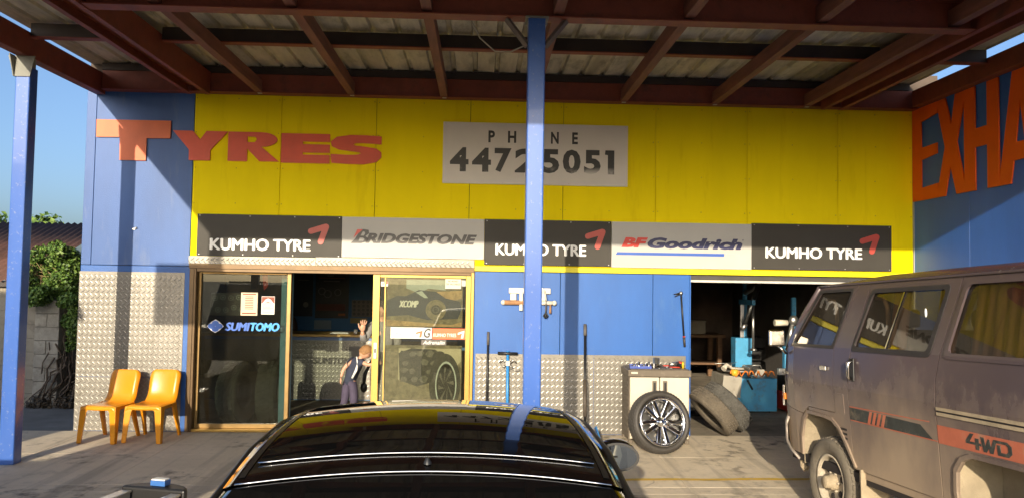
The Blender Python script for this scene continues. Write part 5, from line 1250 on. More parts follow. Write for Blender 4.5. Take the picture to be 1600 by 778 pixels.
for p_ in me.polygons: p_.use_smooth = True
me.set_sharp_from_angle(angle=math.radians(40))
def road_wheel(root, x, y, z, R, w, rr, s, rimm, tm, spokes=7, hub=None, **k):
    r_ = bpy.data.objects.new('wheel', None); C.objects.link(r_); r_.parent = root; r_.location = (x, y, z)
    m4 = RZ(90 if s > 0 else -90)
    b = B(); tyre(b, R, w, rr, tm, m4, **k); b.build('tyre', r_)
    b = B(); b.lathe([(rr, -w*.36), (rr+.008, -w*.42), (rr-.012, -w*.40), (rr-.025, -w*.25), (rr-.03, w*.35), (rr, w*.36)], rimm, 36, m4)
    b.lathe([(rr-.028, -w*.10), (.05, -w*.2), (.001, -w*.2)], rimm if hub else BLK, 28, m4)
    if not hub:
        for q in range(spokes):
            b.add([(.04, -w*.30, -.022), (.04, -w*.30, .022), (rr-.02, -w*.36, .028), (rr-.02, -w*.36, -.028), (.04, -w*.12, -.022), (.04, -w*.12, .022), (rr-.02, -w*.14, .028), (rr-.02, -w*.14, -.028)],
                  [(0, 1, 2, 3), (4, 7, 6, 5), (0, 4, 5, 1), (1, 5, 6, 2), (2, 6, 7, 3), (3, 7, 4, 0)], rimm, False, m4 @ Matrix.Rotation(2*math.pi*q/spokes, 4, 'Y'))
        b.lathe([(.001, -w*.34), (.05, -w*.33), (.06, -w*.2)], rimm, 18, m4)
    b.build('rim', r_)
    if hub: hub(r_, m4)
    return r_
for y in (-1.42, 1.42):
    for s in (-1, 1): road_wheel(car, s*.80, y, .325, .325, .21, .225, s, ALU, RUB, rows=4, nb=40, lug=.003, n=36)
# bumpers, lamps, plate, boot line
for s in (-1, 1):
    b = B(); b.box(s*.42, s*.76, -2.345, -2.22, .66, .80, M('red_lamp_lens', (.25, .01, .008), .15, coat=.5)); b.build('tail_light', car, bevel=.02)
    b = B(); b.box(s*.40, s*.72, 2.12, 2.30, .58, .70, M('clear_lamp_lens', (.5, .5, .5), .1, coat=.5)); b.build('headlight', car, bevel=.02)
b = B(); b.box(-.26, .26, -2.375, -2.36, .60, .70, M('blank_number_plate', (.55, .50, .20), .5)); b.build('number_plate', car, bevel=.003)
# mirrors
for s in (-1, 1):
    mr_ = bpy.data.objects.new('door_mirror', None); C.objects.link(mr_); mr_.parent = car; mr_.location = (.93, .99, 1.035) if s > 0 else (-.835, .93, 1.0); mr_.rotation_euler = (0, 0, 0 if s > 0 else math.radians(72))
    b = B(); b.sphere((0, .02, 0), (.118, .085, .078), PNT, 20, 14); b.build('housing', mr_)
    b = B(); b.shape([circ(0, 0, .098, 28, .062)], M('mirror_glass', (.30, .33, .36), .01, metal=1., var=.0), ((s*.004, -.062, 0), (.993, -.119, 0), (0, .05, 1), (-.119, -.99, .05)), .003); b.build('mirror_glass', mr_)  # glass colour darkened to stand in for a dark reflection
    b = B(); b.shape([circ(0, 0, .112, 28, .074), circ(0, 0, .0985, 28, .0625)], SEAL, ((s*.004, -.060, 0), (.993, -.119, 0), (0, .05, 1), (-.119, -.99, .05)), .006); b.build('mirror_rim', mr_)
    b = B(); b.tube([(-s*.05, .02, -.045), (-s*.13, .04, -.07)], [.03, .035], PNT, 10); b.build('arm', mr_)
b = B(); b.lathe([(.001, .022), (.006, .021), (.008, .014), (.012, .009), (.014, 0)], BLK, 14, Matrix.Translation(Vector(roof_f(-.0, 0, .0, -.485))) @ RX(90)); b.build('antenna', car)
# interior hint
b = B(); b.box(-.62, .62, -.9, .8, .45, .88, BLK); b.build('cabin', car)

# ================================================================ parked four wheel drive, left of the picture (its shadow falls over the apron)
pw = thing('parked_wagon', 'tall parked station wagon on the left of the forecourt, outside the picture', 'car', (-4.62, -7.2, gz(-6)), (0, 0, math.radians(3)))
WG = M('wagon_white_paint', (.5, .5, .48), .3, coat=.6)
for nm, prof_, hw_ in (('body', [(-2.3, .35), (-2.35, .60), (-2.3, 1.0), (2.1, 1.0), (2.25, .7), (2.2, .38)], .90), ('cabin', [(-2.22, 1.001), (-2.05, 1.80), (.55, 1.84), (1.2, 1.03), (1.25, 1.001)], .76)):
    b = B(); b.prism(prof_, 'x', -hw_, hw_, WG); b.build(nm, pw, bevel=.08, seg=3)
for s in (-1, 1):
    b = B(); b.prism([(-2.0, 1.06), (-1.9, 1.70), (-.75, 1.74), (-.75, 1.06)], 'x', s*.755, s*.765, TGL); b.build('side_window', pw)
    b = B(); b.prism([(-.65, 1.06), (-.65, 1.74), (.45, 1.74), (.98, 1.06)], 'x', s*.755, s*.765, TGL); b.build('side_window', pw)
    b = B(); b.box(s*.92, s*1.10, 1.0, 1.1, 1.05, 1.25, BLK); b.build('door_mirror', pw, bevel=.02)
    for y in (-1.4, 1.35): road_wheel(pw, s*.80, y, .37, .37, .24, .21, s, STEEL, RUB, rows=4, nb=32, lug=.006, n=28)
    b = B(); b.box(s*.60-.02, s*.60+.02, -1.9, .4, 1.86, 1.90, BLK); b.build('roof_rail', pw)
# ================================================================ dusty four wheel drive van on the right
VPITCH = -math.atan(.045)
van = thing('four_wheel_drive_van', 'dusty dark purple-brown four wheel drive van parked beside the side wall', 'van', (3.827, -3.525, -.03), (VPITCH, 0, math.radians(3.2)))
def van_paint():
    m, n, l, p = nodes_of('dusty_van_paint')
    t = n.new('ShaderNodeTexCoord'); sx = n.new('ShaderNodeSeparateXYZ'); l.new(t.outputs['Object'], sx.inputs[0])
    f1 = noise(n, l, 1.7, 5, (1, 1, .9), .5); f2 = noise(n, l, 9, 8, (1, 1, .5), .65)
    mr = n.new('ShaderNodeMapRange'); mr.inputs['From Min'].default_value = 1.45; mr.inputs['From Max'].default_value = .55; mr.inputs['To Min'].default_value = -.22; mr.inputs['To Max'].default_value = .62
    l.new(sx.outputs[2], mr.inputs['Value'])
    def math_(op, a, b_):
        q = n.new('ShaderNodeMath'); q.operation = op; q.use_clamp = (op == 'ADD' and False)
        for i, v in enumerate((a, b_)):
            if isinstance(v, float): q.inputs[i].default_value = v
            else: l.new(v, q.inputs[i])
        return q.outputs[0]
    d = math_('ADD', mr.outputs[0], math_('MULTIPLY', math_('SUBTRACT', f1, .47), 1.3))
    d = math_('ADD', d, math_('MULTIPLY', math_('SUBTRACT', f2, .5), .55))
    fac = ramp(n, l, d, -.08, .80)
    base = mixc(n, l, noise(n, l, 1.3, 3), (.066, .048, .055), (.105, .080, .080))
    l.new(mixc(n, l, fac, base, (.35, .265, .18)), p.inputs['Base Color'])
    rr_ = n.new('ShaderNodeMapRange'); rr_.inputs['To Min'].default_value = .22; rr_.inputs['To Max'].default_value = .75; l.new(fac, rr_.inputs['Value']); l.new(rr_.outputs[0], p.inputs['Roughness'])
    p.inputs['Specular IOR Level'].default_value = .5
    return m
VP = van_paint()
VDK = M('van_dark_gap', (.02, .016, .015), .8); VRUB = M('van_window_rubber', (.030, .026, .024), .6, var=.2, vs=8); VCHR = M('dull_chrome', (.62, .60, .56), .16, metal=1., var=.08, vs=12)
DUST = M('dust_caked_steel', (.36, .29, .19), .9, var=.2, vs=6, bump=.3, bs=50)
VGL = glass_mat('van_glass', (.60, .585, .54), .03, (.45, .36, .25), ior=1.5)
XT = [(.30, .760), (.50, .778), (.90, .802), (1.14, .818), (1.45, .800), (1.955, .705), (2.2, .66)]
def X_(z): return lerp_tab(XT, z)[0]
def vpanel(name, loops, m, off=0., depth=.012, side=-1, parent=None, cuts=(.90, 1.14, 1.45), taper_front=True):
    """flat outline in (s, z) wrapped onto the faceted flank of the van; s runs backwards from the front axle"""
    b = B(); b.shape(loops, m, ((0, 0, 0), (0, -1, 0), (0, 0, 1), (1, 0, 0)), depth)
    me_ = bpy.data.meshes.new('t'); me_.from_pydata([tuple(v) for v in b.v], [], b.f)
    bm = bmesh.new(); bm.from_mesh(me_); bmesh.ops.remove_doubles(bm, verts=bm.verts[:], dist=1e-5)
    for z in cuts: bmesh.ops.bisect_plane(bm, geom=bm.verts[:]+bm.edges[:]+bm.faces[:], plane_co=(0, 0, z), plane_no=(0, 0, 1))
    if taper_front:
        for s_ in (-.55, -.70, -.80): bmesh.ops.bisect_plane(bm, geom=bm.verts[:]+bm.edges[:]+bm.faces[:], plane_co=(0, -s_, 0), plane_no=(0, 1, 0))
    out = B(); vs = []
    bm.verts.ensure_lookup_table(); bm.verts.index_update()
    for v in bm.verts:
        s_ = -v.co.y; k = max(0, (-.50-s_))
        x = X_(v.co.z)+off-(depth-v.co.x)-k*k*.55
        vs.append((side*x, v.co.y, v.co.z))
    out.add(vs, [[q.index for q in f_.verts] for f_ in bm.faces], m)
    bm.free(); bpy.data.meshes.remove(me_)
    return out.build(name, parent or van)
def rr_rect(s0, s1, z0, z1, r=.04, sl0=0, sl1=0, n=4):
    """rounded quad; sl0/sl1 slant of the left and right edges (top offset)"""
    P = [(s0, z0), (s1, z0), (s1+sl1, z1), (s0+sl0, z1)]; out = []
    for i in range(4):
        p = Vector(P[i]); a = (Vector(P[i-1])-p).normalized(); c = (Vector(P[(i+1) % 4])-p).normalized()
        for k in range(n+1):
            t = k/n; q = p+a*r*(1-t)**2+c*r*t**2; out.append((q.x, q.y))
    return out
def arc_pts(sc, zc, r, a0, a1, n): return [(sc+r*math.cos(math.radians(a0+(a1-a0)*k/n)), zc+r*math.sin(math.radians(a0+(a1-a0)*k/n))) for k in range(n+1)]
ARC = [(-.435, .50), (-.425, .66), (-.37, .80), (-.30, .868), (-.05, .868), (.10, .855), (.20, .80), (.30, .68), (.40, .545)]
for side in (-1, 1):
    # front corner + front door skin (wheel arch cut below)
    door = vpanel('front_door', [[(-.865, 1.10), (-.80, 1.385), (-.215, 1.945), (.395, 1.950), (.145, 1.43), (.145, .93), (-.30, .93), (-.40, .86), (-.875, .90)],
                          rr_rect(-.575, .13, 1.455, 1.905, .03, .395, .190)][:2], VP, side=side)
    vpanel('window_glass', [rr_rect(-.60, .15, 1.44, 1.915, .02, .395, .190)], VGL, off=-.014, depth=.004, side=side, parent=door)
    vpanel('window_rubber', [rr_rect(-.600, .150, 1.435, 1.922, .03, .395, .190), rr_rect(-.565, .122, 1.462, 1.898, .03, .385, .185)], VRUB, off=.004, depth=.008, side=side, parent=door)
    b = B(); b.box(side*(X_(1.27)+.0), side*(X_(1.27)+.018), -.055, .045, 1.255, 1.292, VCHR); b.build('handle', door, bevel=.005)
    vpanel('front_skirt', [[(-.93, .84), (-.876, .895), (-.402, .855), (-.435, .80), (-.455, .66), (-.46, .50), (-.72, .50), (-.90, .60)]], VP, side=side)
    vpanel('centre_pillar', [[(.151, .925), (.151, 1.43), (.403, 1.950), (.558, 1.950), (.372, 1.30), (.372, .53), (.40, .53), (.335, .66), (.22, .80), (.10, .865), (-.05, .885), (-.29, .885), (-.30, .925)]], VP, side=side)
    vpanel('arch_lip', [[(-.46, .50), (-.452, .67), (-.395, .825), (-.31, .896), (-.05, .896), (.11, .882), (.215, .822), (.325, .695), (.425, .545)]+ARC[::-1]], VP, off=.014, depth=.02, side=side)
    vpanel('fuel_flap', [rr_rect(.175, .305, .935, 1.09, .012)], VP, off=.004, depth=.006, side=side)
    for k in range(3): vpanel('vent_slot', [rr_rect(.205, .315, .735+.035*k, .752+.035*k, .006)], VDK, off=.002, depth=.004, side=side)
    # sliding door
    sdr = vpanel('sliding_door', [[(.380, .53), (.380, 1.30), (.566, 1.950), (1.598, 1.950), (1.432, 1.30), (1.425, .53)], rr_rect(.448, 1.345, 1.462, 1.878, .035, .165, .120)], VP, side=side)
    vpanel('window_rubber', [rr_rect(.418, 1.375, 1.428, 1.905, .045, .180, .130), rr_rect(.452, 1.342, 1.466, 1.874, .035, .165, .120)], VRUB, off=.006, depth=.012, side=side, parent=sdr)
    vpanel('window_glass', [rr_rect(.44, 1.355, 1.455, 1.885, .03, .165, .120)], VGL, off=-.012, depth=.004, side=side, parent=sdr)
    vpanel('window_divider', [[(.855, 1.466), (.868, 1.466), (1.005, 1.874), (.992, 1.874)]], VCHR, off=-.002, depth=.010, side=side, parent=sdr)
    b = B(); b.box(side*X_(1.29), side*(X_(1.29)+.012), -.475, -.405, 1.20, 1.375, BLK); b.build('handle_recess', sdr, bevel=.01)
    b = B(); b.tube([(side*(X_(1.22)+.012), -.438, 1.215), (side*(X_(1.29)+.036), -.440, 1.24), (side*(X_(1.29)+.036), -.446, 1.34), (side*(X_(1.36)+.012), -.450, 1.362)], .014, VCHR, 10); b.build('handle', sdr)
    b = B(); b.sphere((side*(X_(1.40)+.004), -1.36, 1.72), (.006, .012, .03), WHT, 8, 8); b.build('window_latch', sdr)
    # rear quarter
    RA = [(1.60, .50), (1.585, .62), (1.60, .74), (1.66, .815), (1.75, .85), (2.35, .85), (2.44, .815), (2.50, .74), (2.515, .50)]
    qt = vpanel('rear_quarter', [[(1.434, .53), (1.441, 1.30), (1.607, 1.950), (3.08, 1.950), (3.14, 1.40), (3.15, .53), (2.55, .53)]+RA[::-1]+[(1.55, .53)], rr_rect(1.545, 2.96, 1.462, 1.90, .05, .115, -.04)], VP, side=side)
    vpanel('window_rubber', [rr_rect(1.510, 2.99, 1.428, 1.925, .06, .125, -.04), rr_rect(1.550, 2.955, 1.467, 1.896, .05, .115, -.04)], VP, off=.008, depth=.014, side=side, parent=qt)
    vpanel('window_glass', [rr_rect(1.535, 2.97, 1.455, 1.905, .045, .115, -.04)], VGL, off=-.012, depth=.004, side=side, parent=qt)
    vpanel('arch_lip', [RA+[(2.54, .50), (2.53, .76), (2.46, .84), (2.36, .878), (1.74, .878), (1.64, .838), (1.575, .76), (1.557, .62), (1.572, .50)]], VP, off=.014, depth=.02, side=side)
    # decals
    TRR = M('decal_red', (.46, .13, .07), .6, var=.12, vs=8, dirt=((.32, .22, .15), .2, 8)); TRD = M('decal_charcoal', (.035, .040, .036), .6, var=.3, vs=10, dirt=((.20, .16, .11), .3, 7))
    vpanel('stripe', [[(.385, .905), (.985, .905), (1.38, .905), (1.26, .985), (.385, .997)]], TRD, off=.0022, depth=.002, side=side)
    vpanel('stripe_edge', [[(.385, .897), (1.425, .897), (1.425, .904), (.385, .904)]], TRR, off=.0024, depth=.002, side=side)
    vpanel('stripe_edge', [[(.385, .998), (1.36, 1.012), (1.36, 1.018), (.385, 1.006)]], TRR, off=.0024, depth=.002, side=side)
    for k in range(4):
        s0 = .625+.058*k; vpanel('slash_mark', [[(s0, .906), (s0+.032, .906), (s0+.072, .995), (s0+.040, .995)]], TRR, off=.0034, depth=.002, side=side)
    vpanel('red_band', [[(1.438, .892), (3.14, .892), (3.14, 1.006), (1.438, 1.006)]], TRR, off=.0022, depth=.002, side=side)
    lp = [[(1.70, .935), (1.785, .935), (1.785, .908), (1.815, .908), (1.815, .935), (1.835, .935), (1.835, .950), (1.815, .950), (1.815, .975), (1.785, .975), (1.785, .950), (1.735, .950), (1.775, .998), (1.745, .998), (1.70, .950)],
          [(1.832, .990), (1.860, .990), (1.868, .940), (1.892, .985), (1.906, .985), (1.914, .940), (1.940, .990), (1.968, .990), (1.928, .906), (1.902, .906), (1.896, .935), (1.876, .906), (1.850, .906)],
          [(1.965, .906), (1.965, .965), (1.992, .965), (1.992, .925), (2.035, .925), (2.050, .938), (2.050, .962), (2.035, .974), (1.965, .974), (1.955, .990), (2.045, .990), (2.078, .970), (2.078, .928), (2.050, .906)]]
    if side > 0: lp = [[(3.90-s_, z_) for s_, z_ in q] for q in lp]
    for q in lp: vpanel('decal_letter', [q], TRD, off=.0044, depth=.002, side=side)
    for z0 in (1.068, 1.100):
        vpanel('door_track', [[(1.452, z0), (3.0, z0), (3.0, z0+.020), (1.452, z0+.020)]], DUST, off=.010, depth=.014, side=side)
    vpanel('track_slot', [[(1.446, 1.089), (3.0, 1.089), (3.0, 1.099), (1.446, 1.099)]], VDK, off=.003, depth=.003, side=side)
    # gutter, sill, mudflap
    b = B(); b.tube([(side*(X_(1.955)+.006), -(-.26+3.36*k/20), 1.957-(.012 if k == 0 else 0)) for k in range(21)], .011, VP, 6); b.build('gutter', van)
    b = B(); b.box(side*.765, side*.70, -1.56, -.42, .47, .529, VP); b.build('sill', van, bevel=.008)
    b = B(); b.box(side*.80, side*.58, -.505, -.490, .17, .545, DUST); b.build('mudflap', van, bevel=.004)
# wheel wells (closed boxes behind the arches)
WELL = M('muddy_wheel_well', (.33, .27, .18), .95, var=.2, vs=5, bump=.4)
for side in (-1, 1):
    for s0, s1 in ((-.46, .42), (1.56, 2.54)):
        b = B(); xi, xo = side*.46, side*.765
        b.box(xi, xi+side*.01, -s1, -s0, .42, .93, WELL); b.box(xi, xo, -s0, -s0+.008, .42, .93, WELL); b.box(xi, xo, -s1-.008, -s1, .42, .93, WELL); b.box(xi, xo, -s1, -s0, .93, .938, WELL)
        b.build('wheel_well', van)
# inner shell, floor, seats, curtains
b = B(); b.box(-.76, .76, -3.10, .70, .43, .50, VDK); b.build('floor_pan', van)
b = B()
for side in (-1, 1):
    b.box(side*.735, side*.742, -1.55, -.43, .50, 1.42, VDK); b.box(side*.735, side*.742, -3.1, -2.55, .50, 1.42, VDK); b.box(side*.735, side*.742, -3.1, .62, .945, 1.40, VDK)
b.build('lining', van)
SEATM = M('dark_seat_cloth', (.075, .06, .05), .9, var=.2)
for y in (-.10, -1.25, -2.2):
    for xs_ in ((-.62, -.10), (.10, .62)):
        st_ = bpy.data.objects.new('seat', None); C.objects.link(st_); st_.parent = van
        b = B(); b.box(xs_[0], xs_[1], y-.25, y+.25, .95, 1.12, SEATM); b.build('cushion', st_, bevel=.04)
        b = B(); b.box(xs_[0], xs_[1], y-.36, y-.24, 1.06, 1.60, SEATM); b.build('backrest', st_, bevel=.04)
        b = B(); b.box((xs_[0]+xs_[1])/2-.13, (xs_[0]+xs_[1])/2+.13, y-.35, y-.26, 1.615, 1.76, SEATM); b.build('headrest', st_, bevel=.03)
GRABM = M('tan_grab_handle', (.40, .26, .15), .6)
for x_, y_ in ((-.64, .22), (-.64, -.52)):
    b = B(); b.tube([(x_, y_, 1.84), (x_, y_-.10, 1.83), (x_, y_-.14, 1.76), (x_, y_-.14, 1.60)], .016, GRABM, 8); b.build('grab_handle', van)
CUR = M('brown_curtain', (.27, .135, .065), .85, var=.2, vs=6, stretch=(1, 6, .3))
for side in (-1, 1):
    for ya, yb in ((-1.66, -3.0), (-.78, -.98), (-1.30, -1.50)):
        vs = []; fs = []; N2 = max(6, int(abs(yb-ya)*60))
        for k in range(N2+1):
            y = ya+(yb-ya)*k/N2; wv = .016*math.sin(k*1.15)+.008*math.sin(k*2.7+1)
            vs += [(side*(X_(1.45)-.085+wv*1.2), y, 1.44), (side*(X_(1.9)-.075+wv*.6), y, 1.915)]
        for k in range(N2): fs.append((2*k, 2*k+2, 2*k+3, 2*k+1))
        b = B(); b.add(vs, fs, CUR, True); b.build('curtain', van)
b = B(); b.cyl((-.55, .32, 1.30), (-.55, .36, 1.33), .19, BLK, n=24); b.build('steering_wheel', van)
b = B(); b.box(-.70, .70, .40, .70, 1.05, 1.36, M('dashboard', (.06, .05, .045), .7)); b.build('dashboard', van, bevel=.03)
# roof, windscreen, nose
RF = [(-.215, 1.948), (-.16, 1.972), (0, 1.992), (.4, 2.004), (1.2, 2.010), (2.4, 2.008), (3.0, 1.998), (3.10, 1.965)]
vs = []; fs = []; NU = 16
for s_, z_ in RF:
    for j in range(NU+1):
        u = -1+2*j/NU; e = abs(u)**6
        vs.append((u*(X_(1.955)+.004), -(s_-.10*(1-u*u)*(1 if s_ < 0 else 0)), 1.952+(z_-1.952)*(1-e)+.045*(1-u*u)*min(1, (s_+.3)/.5)))
for i in range(len(RF)-1):
    for j in range(NU): fs.append((i*(NU+1)+j, i*(NU+1)+j+1, (i+1)*(NU+1)+j+1, (i+1)*(NU+1)+j))
b = B(); b.add(vs, fs, VP, True); b.build('roof', van)
def nose_grid(rows, m, name, inset=0.):
    vs = []; fs = []
    for s_, z_ in rows:
        for j in range(NU+1):
            u = -1+2*j/NU; k = max(0, (-.50-s_)); hx = X_(z_)-k*k*.55-inset
            vs.append((u*hx, -(s_-.11*(1-abs(u)**2.6)), z_))
    for i in range(len(rows)-1):
        for j in range(NU): fs.append((i*(NU+1)+j, i*(NU+1)+j+1, (i+1)*(NU+1)+j+1, (i+1)*(NU+1)+j))
    b = B(); b.add(vs, fs, m, True); return b.build(name, van)
nose_grid([(-.72, .50), (-.90, .60), (-.93, .84), (-.872, 1.10), (-.80, 1.385)], VP, 'front_panel')
nose_grid([(-.800, 1.386), (-.60, 1.577), (-.40, 1.768), (-.216, 1.946)], VGL, 'windscreen')
for side in (-1, 1):
    b = B(); b.tube([(side*(X_(1.39)-.055), .795, 1.39), (side*(X_(1.66)-.012), .50, 1.67), (side*(X_(1.94)+.002), .22, 1.945)], .022, VP, 8); b.build('windscreen_pillar', van)
    b = B(); b.box(side*.42, side*.66, .99, 1.035, .86, 1.05, M('van_lamp_lens', (.5, .5, .47), .15)); b.build('headlight', van, bevel=.01)
    b = B(); b.box(side*.715, side*.745, .885, .915, .87, 1.06, VCHR); b.build('lamp_trim', van, bevel=.004)
    b = B(); b.box(side*.72, side*.76, .84, .88, .93, .99, M('amber_lens', (.7, .2, .02), .25)); b.build('side_marker', van, bevel=.006)
    m_ = bpy.data.objects.new('door_mirror', None); C.objects.link(m_); m_.parent = van; m_.location = (side*.885, .715, 1.50)
    b = B(); b.box(-.075, .075, -.02, .025, -.075, .075, VCHR); b.build('housing', m_, bevel=.018)
    b = B(); b.box(-.060, .060, -.024, -.0205, -.060, .060, M('dirty_mirror', (.62, .56, .46), .2, metal=.9, var=.15, vs=10)); b.build('mirror_glass', m_)
    b = B(); b.tube([(-side*.02, 0, -.075), (-side*.09, -.0, -.14)], .012, VCHR, 8); b.build('arm', m_)
bmp = [(-.74, .44), (-.90, .50), (-.985, .56), (-.99, .72), (-.94, .79)]
vs = []; fs = []
for s_, z_ in bmp:
    for j in range(NU+1):
        u = -1+2*j/NU; vs.append((u*(.80-.0*abs(u)), -(s_+.02-.12*(1-abs(u)**3)+.22*max(0, abs(u)-.85)/.15*1), z_))
for i in range(len(bmp)-1):
    for j in range(NU): fs.append((i*(NU+1)+j, i*(NU+1)+j+1, (i+1)*(NU+1)+j+1, (i+1)*(NU+1)+j))
b = B(); b.add(vs, fs, M('battered_bumper', (.30, .26, .22), .45, metal=.4, var=.35, vs=9, bump=.3, bs=20), True); o = b.build('front_bumper', van); o.modifiers.new('t', 'SOLIDIFY').thickness = .02
b = B(); b.text('L300', (-.80, 1.172, -.675, 1.20), VCHR, ((-X_(1.18)+.025, 0, 0), (0, -1, 0), (0, 0, 1), (-1, 0, 0)), .006, bold=.02); b.build('badge', van)
# rear panel
b = B(); b.add([(-.70, -3.10, 1.95), (.70, -3.10, 1.95), (.81, -3.155, 1.40), (-.81, -3.155, 1.40), (-.78, -3.16, .5), (.78, -3.16, .5)], [(0, 1, 2, 3), (3, 2, 5, 4)], VP); b.build('tailgate', van)
b = B(); b.add([(-.58, -3.113, 1.88), (.58, -3.113, 1.88), (.66, -3.152, 1.46), (-.66, -3.152, 1.46)], [(0, 1, 2, 3)], TGL); b.build('rear_window', van)
# hanging hose under the bumper
b = B(); b.tube([(-.70, .62, .52), (-.71, .60, .44), (-.715, .585, .37), (-.70, .56, .345)], .032, DUST, 10)
for k in range(8): b.lathe([(.030, 0), (.037, .004), (.030, .008)], DUST, 12, Matrix.Translation((-.705-.0015*k, .615-.006*k, .50-.018*k)) @ RX(90))
stuff(b.build('hanging_hose', van))
# wheels
RIMD = M('dusty_steel_rim', (.46, .40, .30), .7, metal=.1, var=.15, vs=8, dirt=((.26, .21, .15), .3, 6))
def fw_hub(r_, m4):
    b = B()
    for k in range(6):
        a = k*math.pi/3; b.lathe([(.001, -.062), (.026, -.060), (.030, -.055)], VDK, 14, m4 @ Matrix.Translation((.125*math.cos(a), 0, .125*math.sin(a))))
    b.build('vent_hole', r_) if False else None
    for k in range(6):
        a = k*math.pi/3+.3; b = B(); b.lathe([(.001, -.048), (.026, -.047), (.030, -.040)], VDK, 14, m4 @ Matrix.Translation((.125*math.cos(a), 0, .125*math.sin(a)))); b.build('vent_hole', r_)
    b = B(); b.lathe([(.001, -.135), (.045, -.133), (.050, -.125), (.052, -.085), (.064, -.08), (.066, -.03)], DUST, 20, m4); b.build('locking_hub', r_)
    for k in range(6):
        a = k*math.pi/3; b = B(); b.cyl(m4 @ Vector((.078*math.cos(a), -.03, .078*math.sin(a))), m4 @ Vector((.078*math.cos(a), -.062, .078*math.sin(a))), .010, RIMD, n=6); b.build('wheel_nut', r_)
VT = M('dusty_van_tyre', (.15, .128, .095), .9, var=.2, vs=9, bump=.3, bs=60, dirt=((.055, .05, .042), .3, 5))
road_wheel(van, -.70, .0, .352, .355, .20, .215, -1, RIMD, VT, hub=fw_hub, rows=4, nb=34, lug=.010, n=44)
road_wheel(van, .70, .0, .352, .355, .20, .215, 1, RIMD, VT, hub=fw_hub, rows=4, nb=34, lug=.010, n=44)
for s in (-1, 1): road_wheel(van, s*.70, -2.05, .352-.088, .355, .20, .215, s, RIMD, VT, hub=fw_hub, rows=4, nb=34, lug=.010, n=44)
# ================================================================ people in the doorway
SKIN = M('skin', (.56, .31, .20), .55, var=.08, vs=12)
def skin_mesh(name, chains, root_index=0, sub=2):
    """chains: list of lists of (point, radius); equal points are shared. Grown with the Skin modifier."""
    vs = []; rs = []; es = []; idx = {}
    for ch in chains:
        prev = None
        for p, r_ in ch:
            key = tuple(round(c, 4) for c in p)
            if key not in idx: idx[key] = len(vs); vs.append(p); rs.append(r_)
            i = idx[key]
            if prev is not None and prev != i: es.append((prev, i))
            prev = i
    me_ = bpy.data.meshes.new(name); me_.from_pydata(vs, es, [])
    ob = bpy.data.objects.new(name, me_); C.objects.link(ob)
    ob.modifiers.new('k', 'SKIN'); md_ = ob.modifiers.new('s', 'SUBSURF'); md_.levels = sub; md_.render_levels = sub
    if not me_.skin_vertices:
        bm = bmesh.new(); bm.from_mesh(me_); bm.verts.layers.skin.verify(); bm.to_mesh(me_); bm.free()
    for i, d in enumerate(me_.skin_vertices[0].data):
        r_ = rs[i]; d.radius = r_ if isinstance(r_, tuple) else (r_, r_); d.use_root = (i == root_index)
    bpy.context.view_layer.update()
    dg_e = bpy.context.evaluated_depsgraph_get(); dg_e.update()
    out = bpy.data.meshes.new_from_object(ob.evaluated_get(dg_e))
    v = [q.co.copy() for q in out.vertices]; f_ = [list(q.vertices) for q in out.polygons]
    bpy.data.objects.remove(ob); bpy.data.meshes.remove(out); bpy.data.meshes.remove(me_)
    return v, f_
def hand(b, wrist, direction, palm_n, size, m, curl=.3, spread=.16):
    """palm plus five separate bent fingers"""
    d = Vector(direction).normalized(); n_ = Vector(palm_n).normalized(); n_ = (n_-d*n_.dot(d)).normalized(); s_ = d.cross(n_); w0 = Vector(wrist)
    L = size
    fr_ = Matrix((s_.to_4d(), d.to_4d(), n_.to_4d(), (0, 0, 0, 1))).transposed(); fr_[0][3], fr_[1][3], fr_[2][3] = w0; fr_[3] = (0, 0, 0, 1)
    b.sphere((0, L*.28, 0), (L*.22, L*.32, L*.085), m, 12, 10, fr_)
    for k, (off, ln) in enumerate(((-.155, .36), (-.055, .44), (.05, .41), (.15, .33))):
        a = off*spread*6; base = Vector((off*L, L*.52, 0)); dr_ = Vector((math.sin(a), math.cos(a), 0)); P = [base]
        for q in range(3):
            c_ = curl*(q+.3); st = (dr_*math.cos(c_)+Vector((0, 0, 1))*math.sin(c_)*1.0)*(ln*L/3); P.append(P[-1]+st)
        b.tube([fr_ @ p for p in P], [L*.058, L*.055, L*.050, L*.036], m, 8)
    P = [Vector((.16*L, L*.14, 0)), Vector((.29*L, L*.30, L*.04)), Vector((.35*L, L*.46, L*.07)), Vector((.37*L, L*.58, L*.07))]
    b.tube([fr_ @ p for p in P], [L*.075, L*.066, L*.058, L*.042], m, 8)
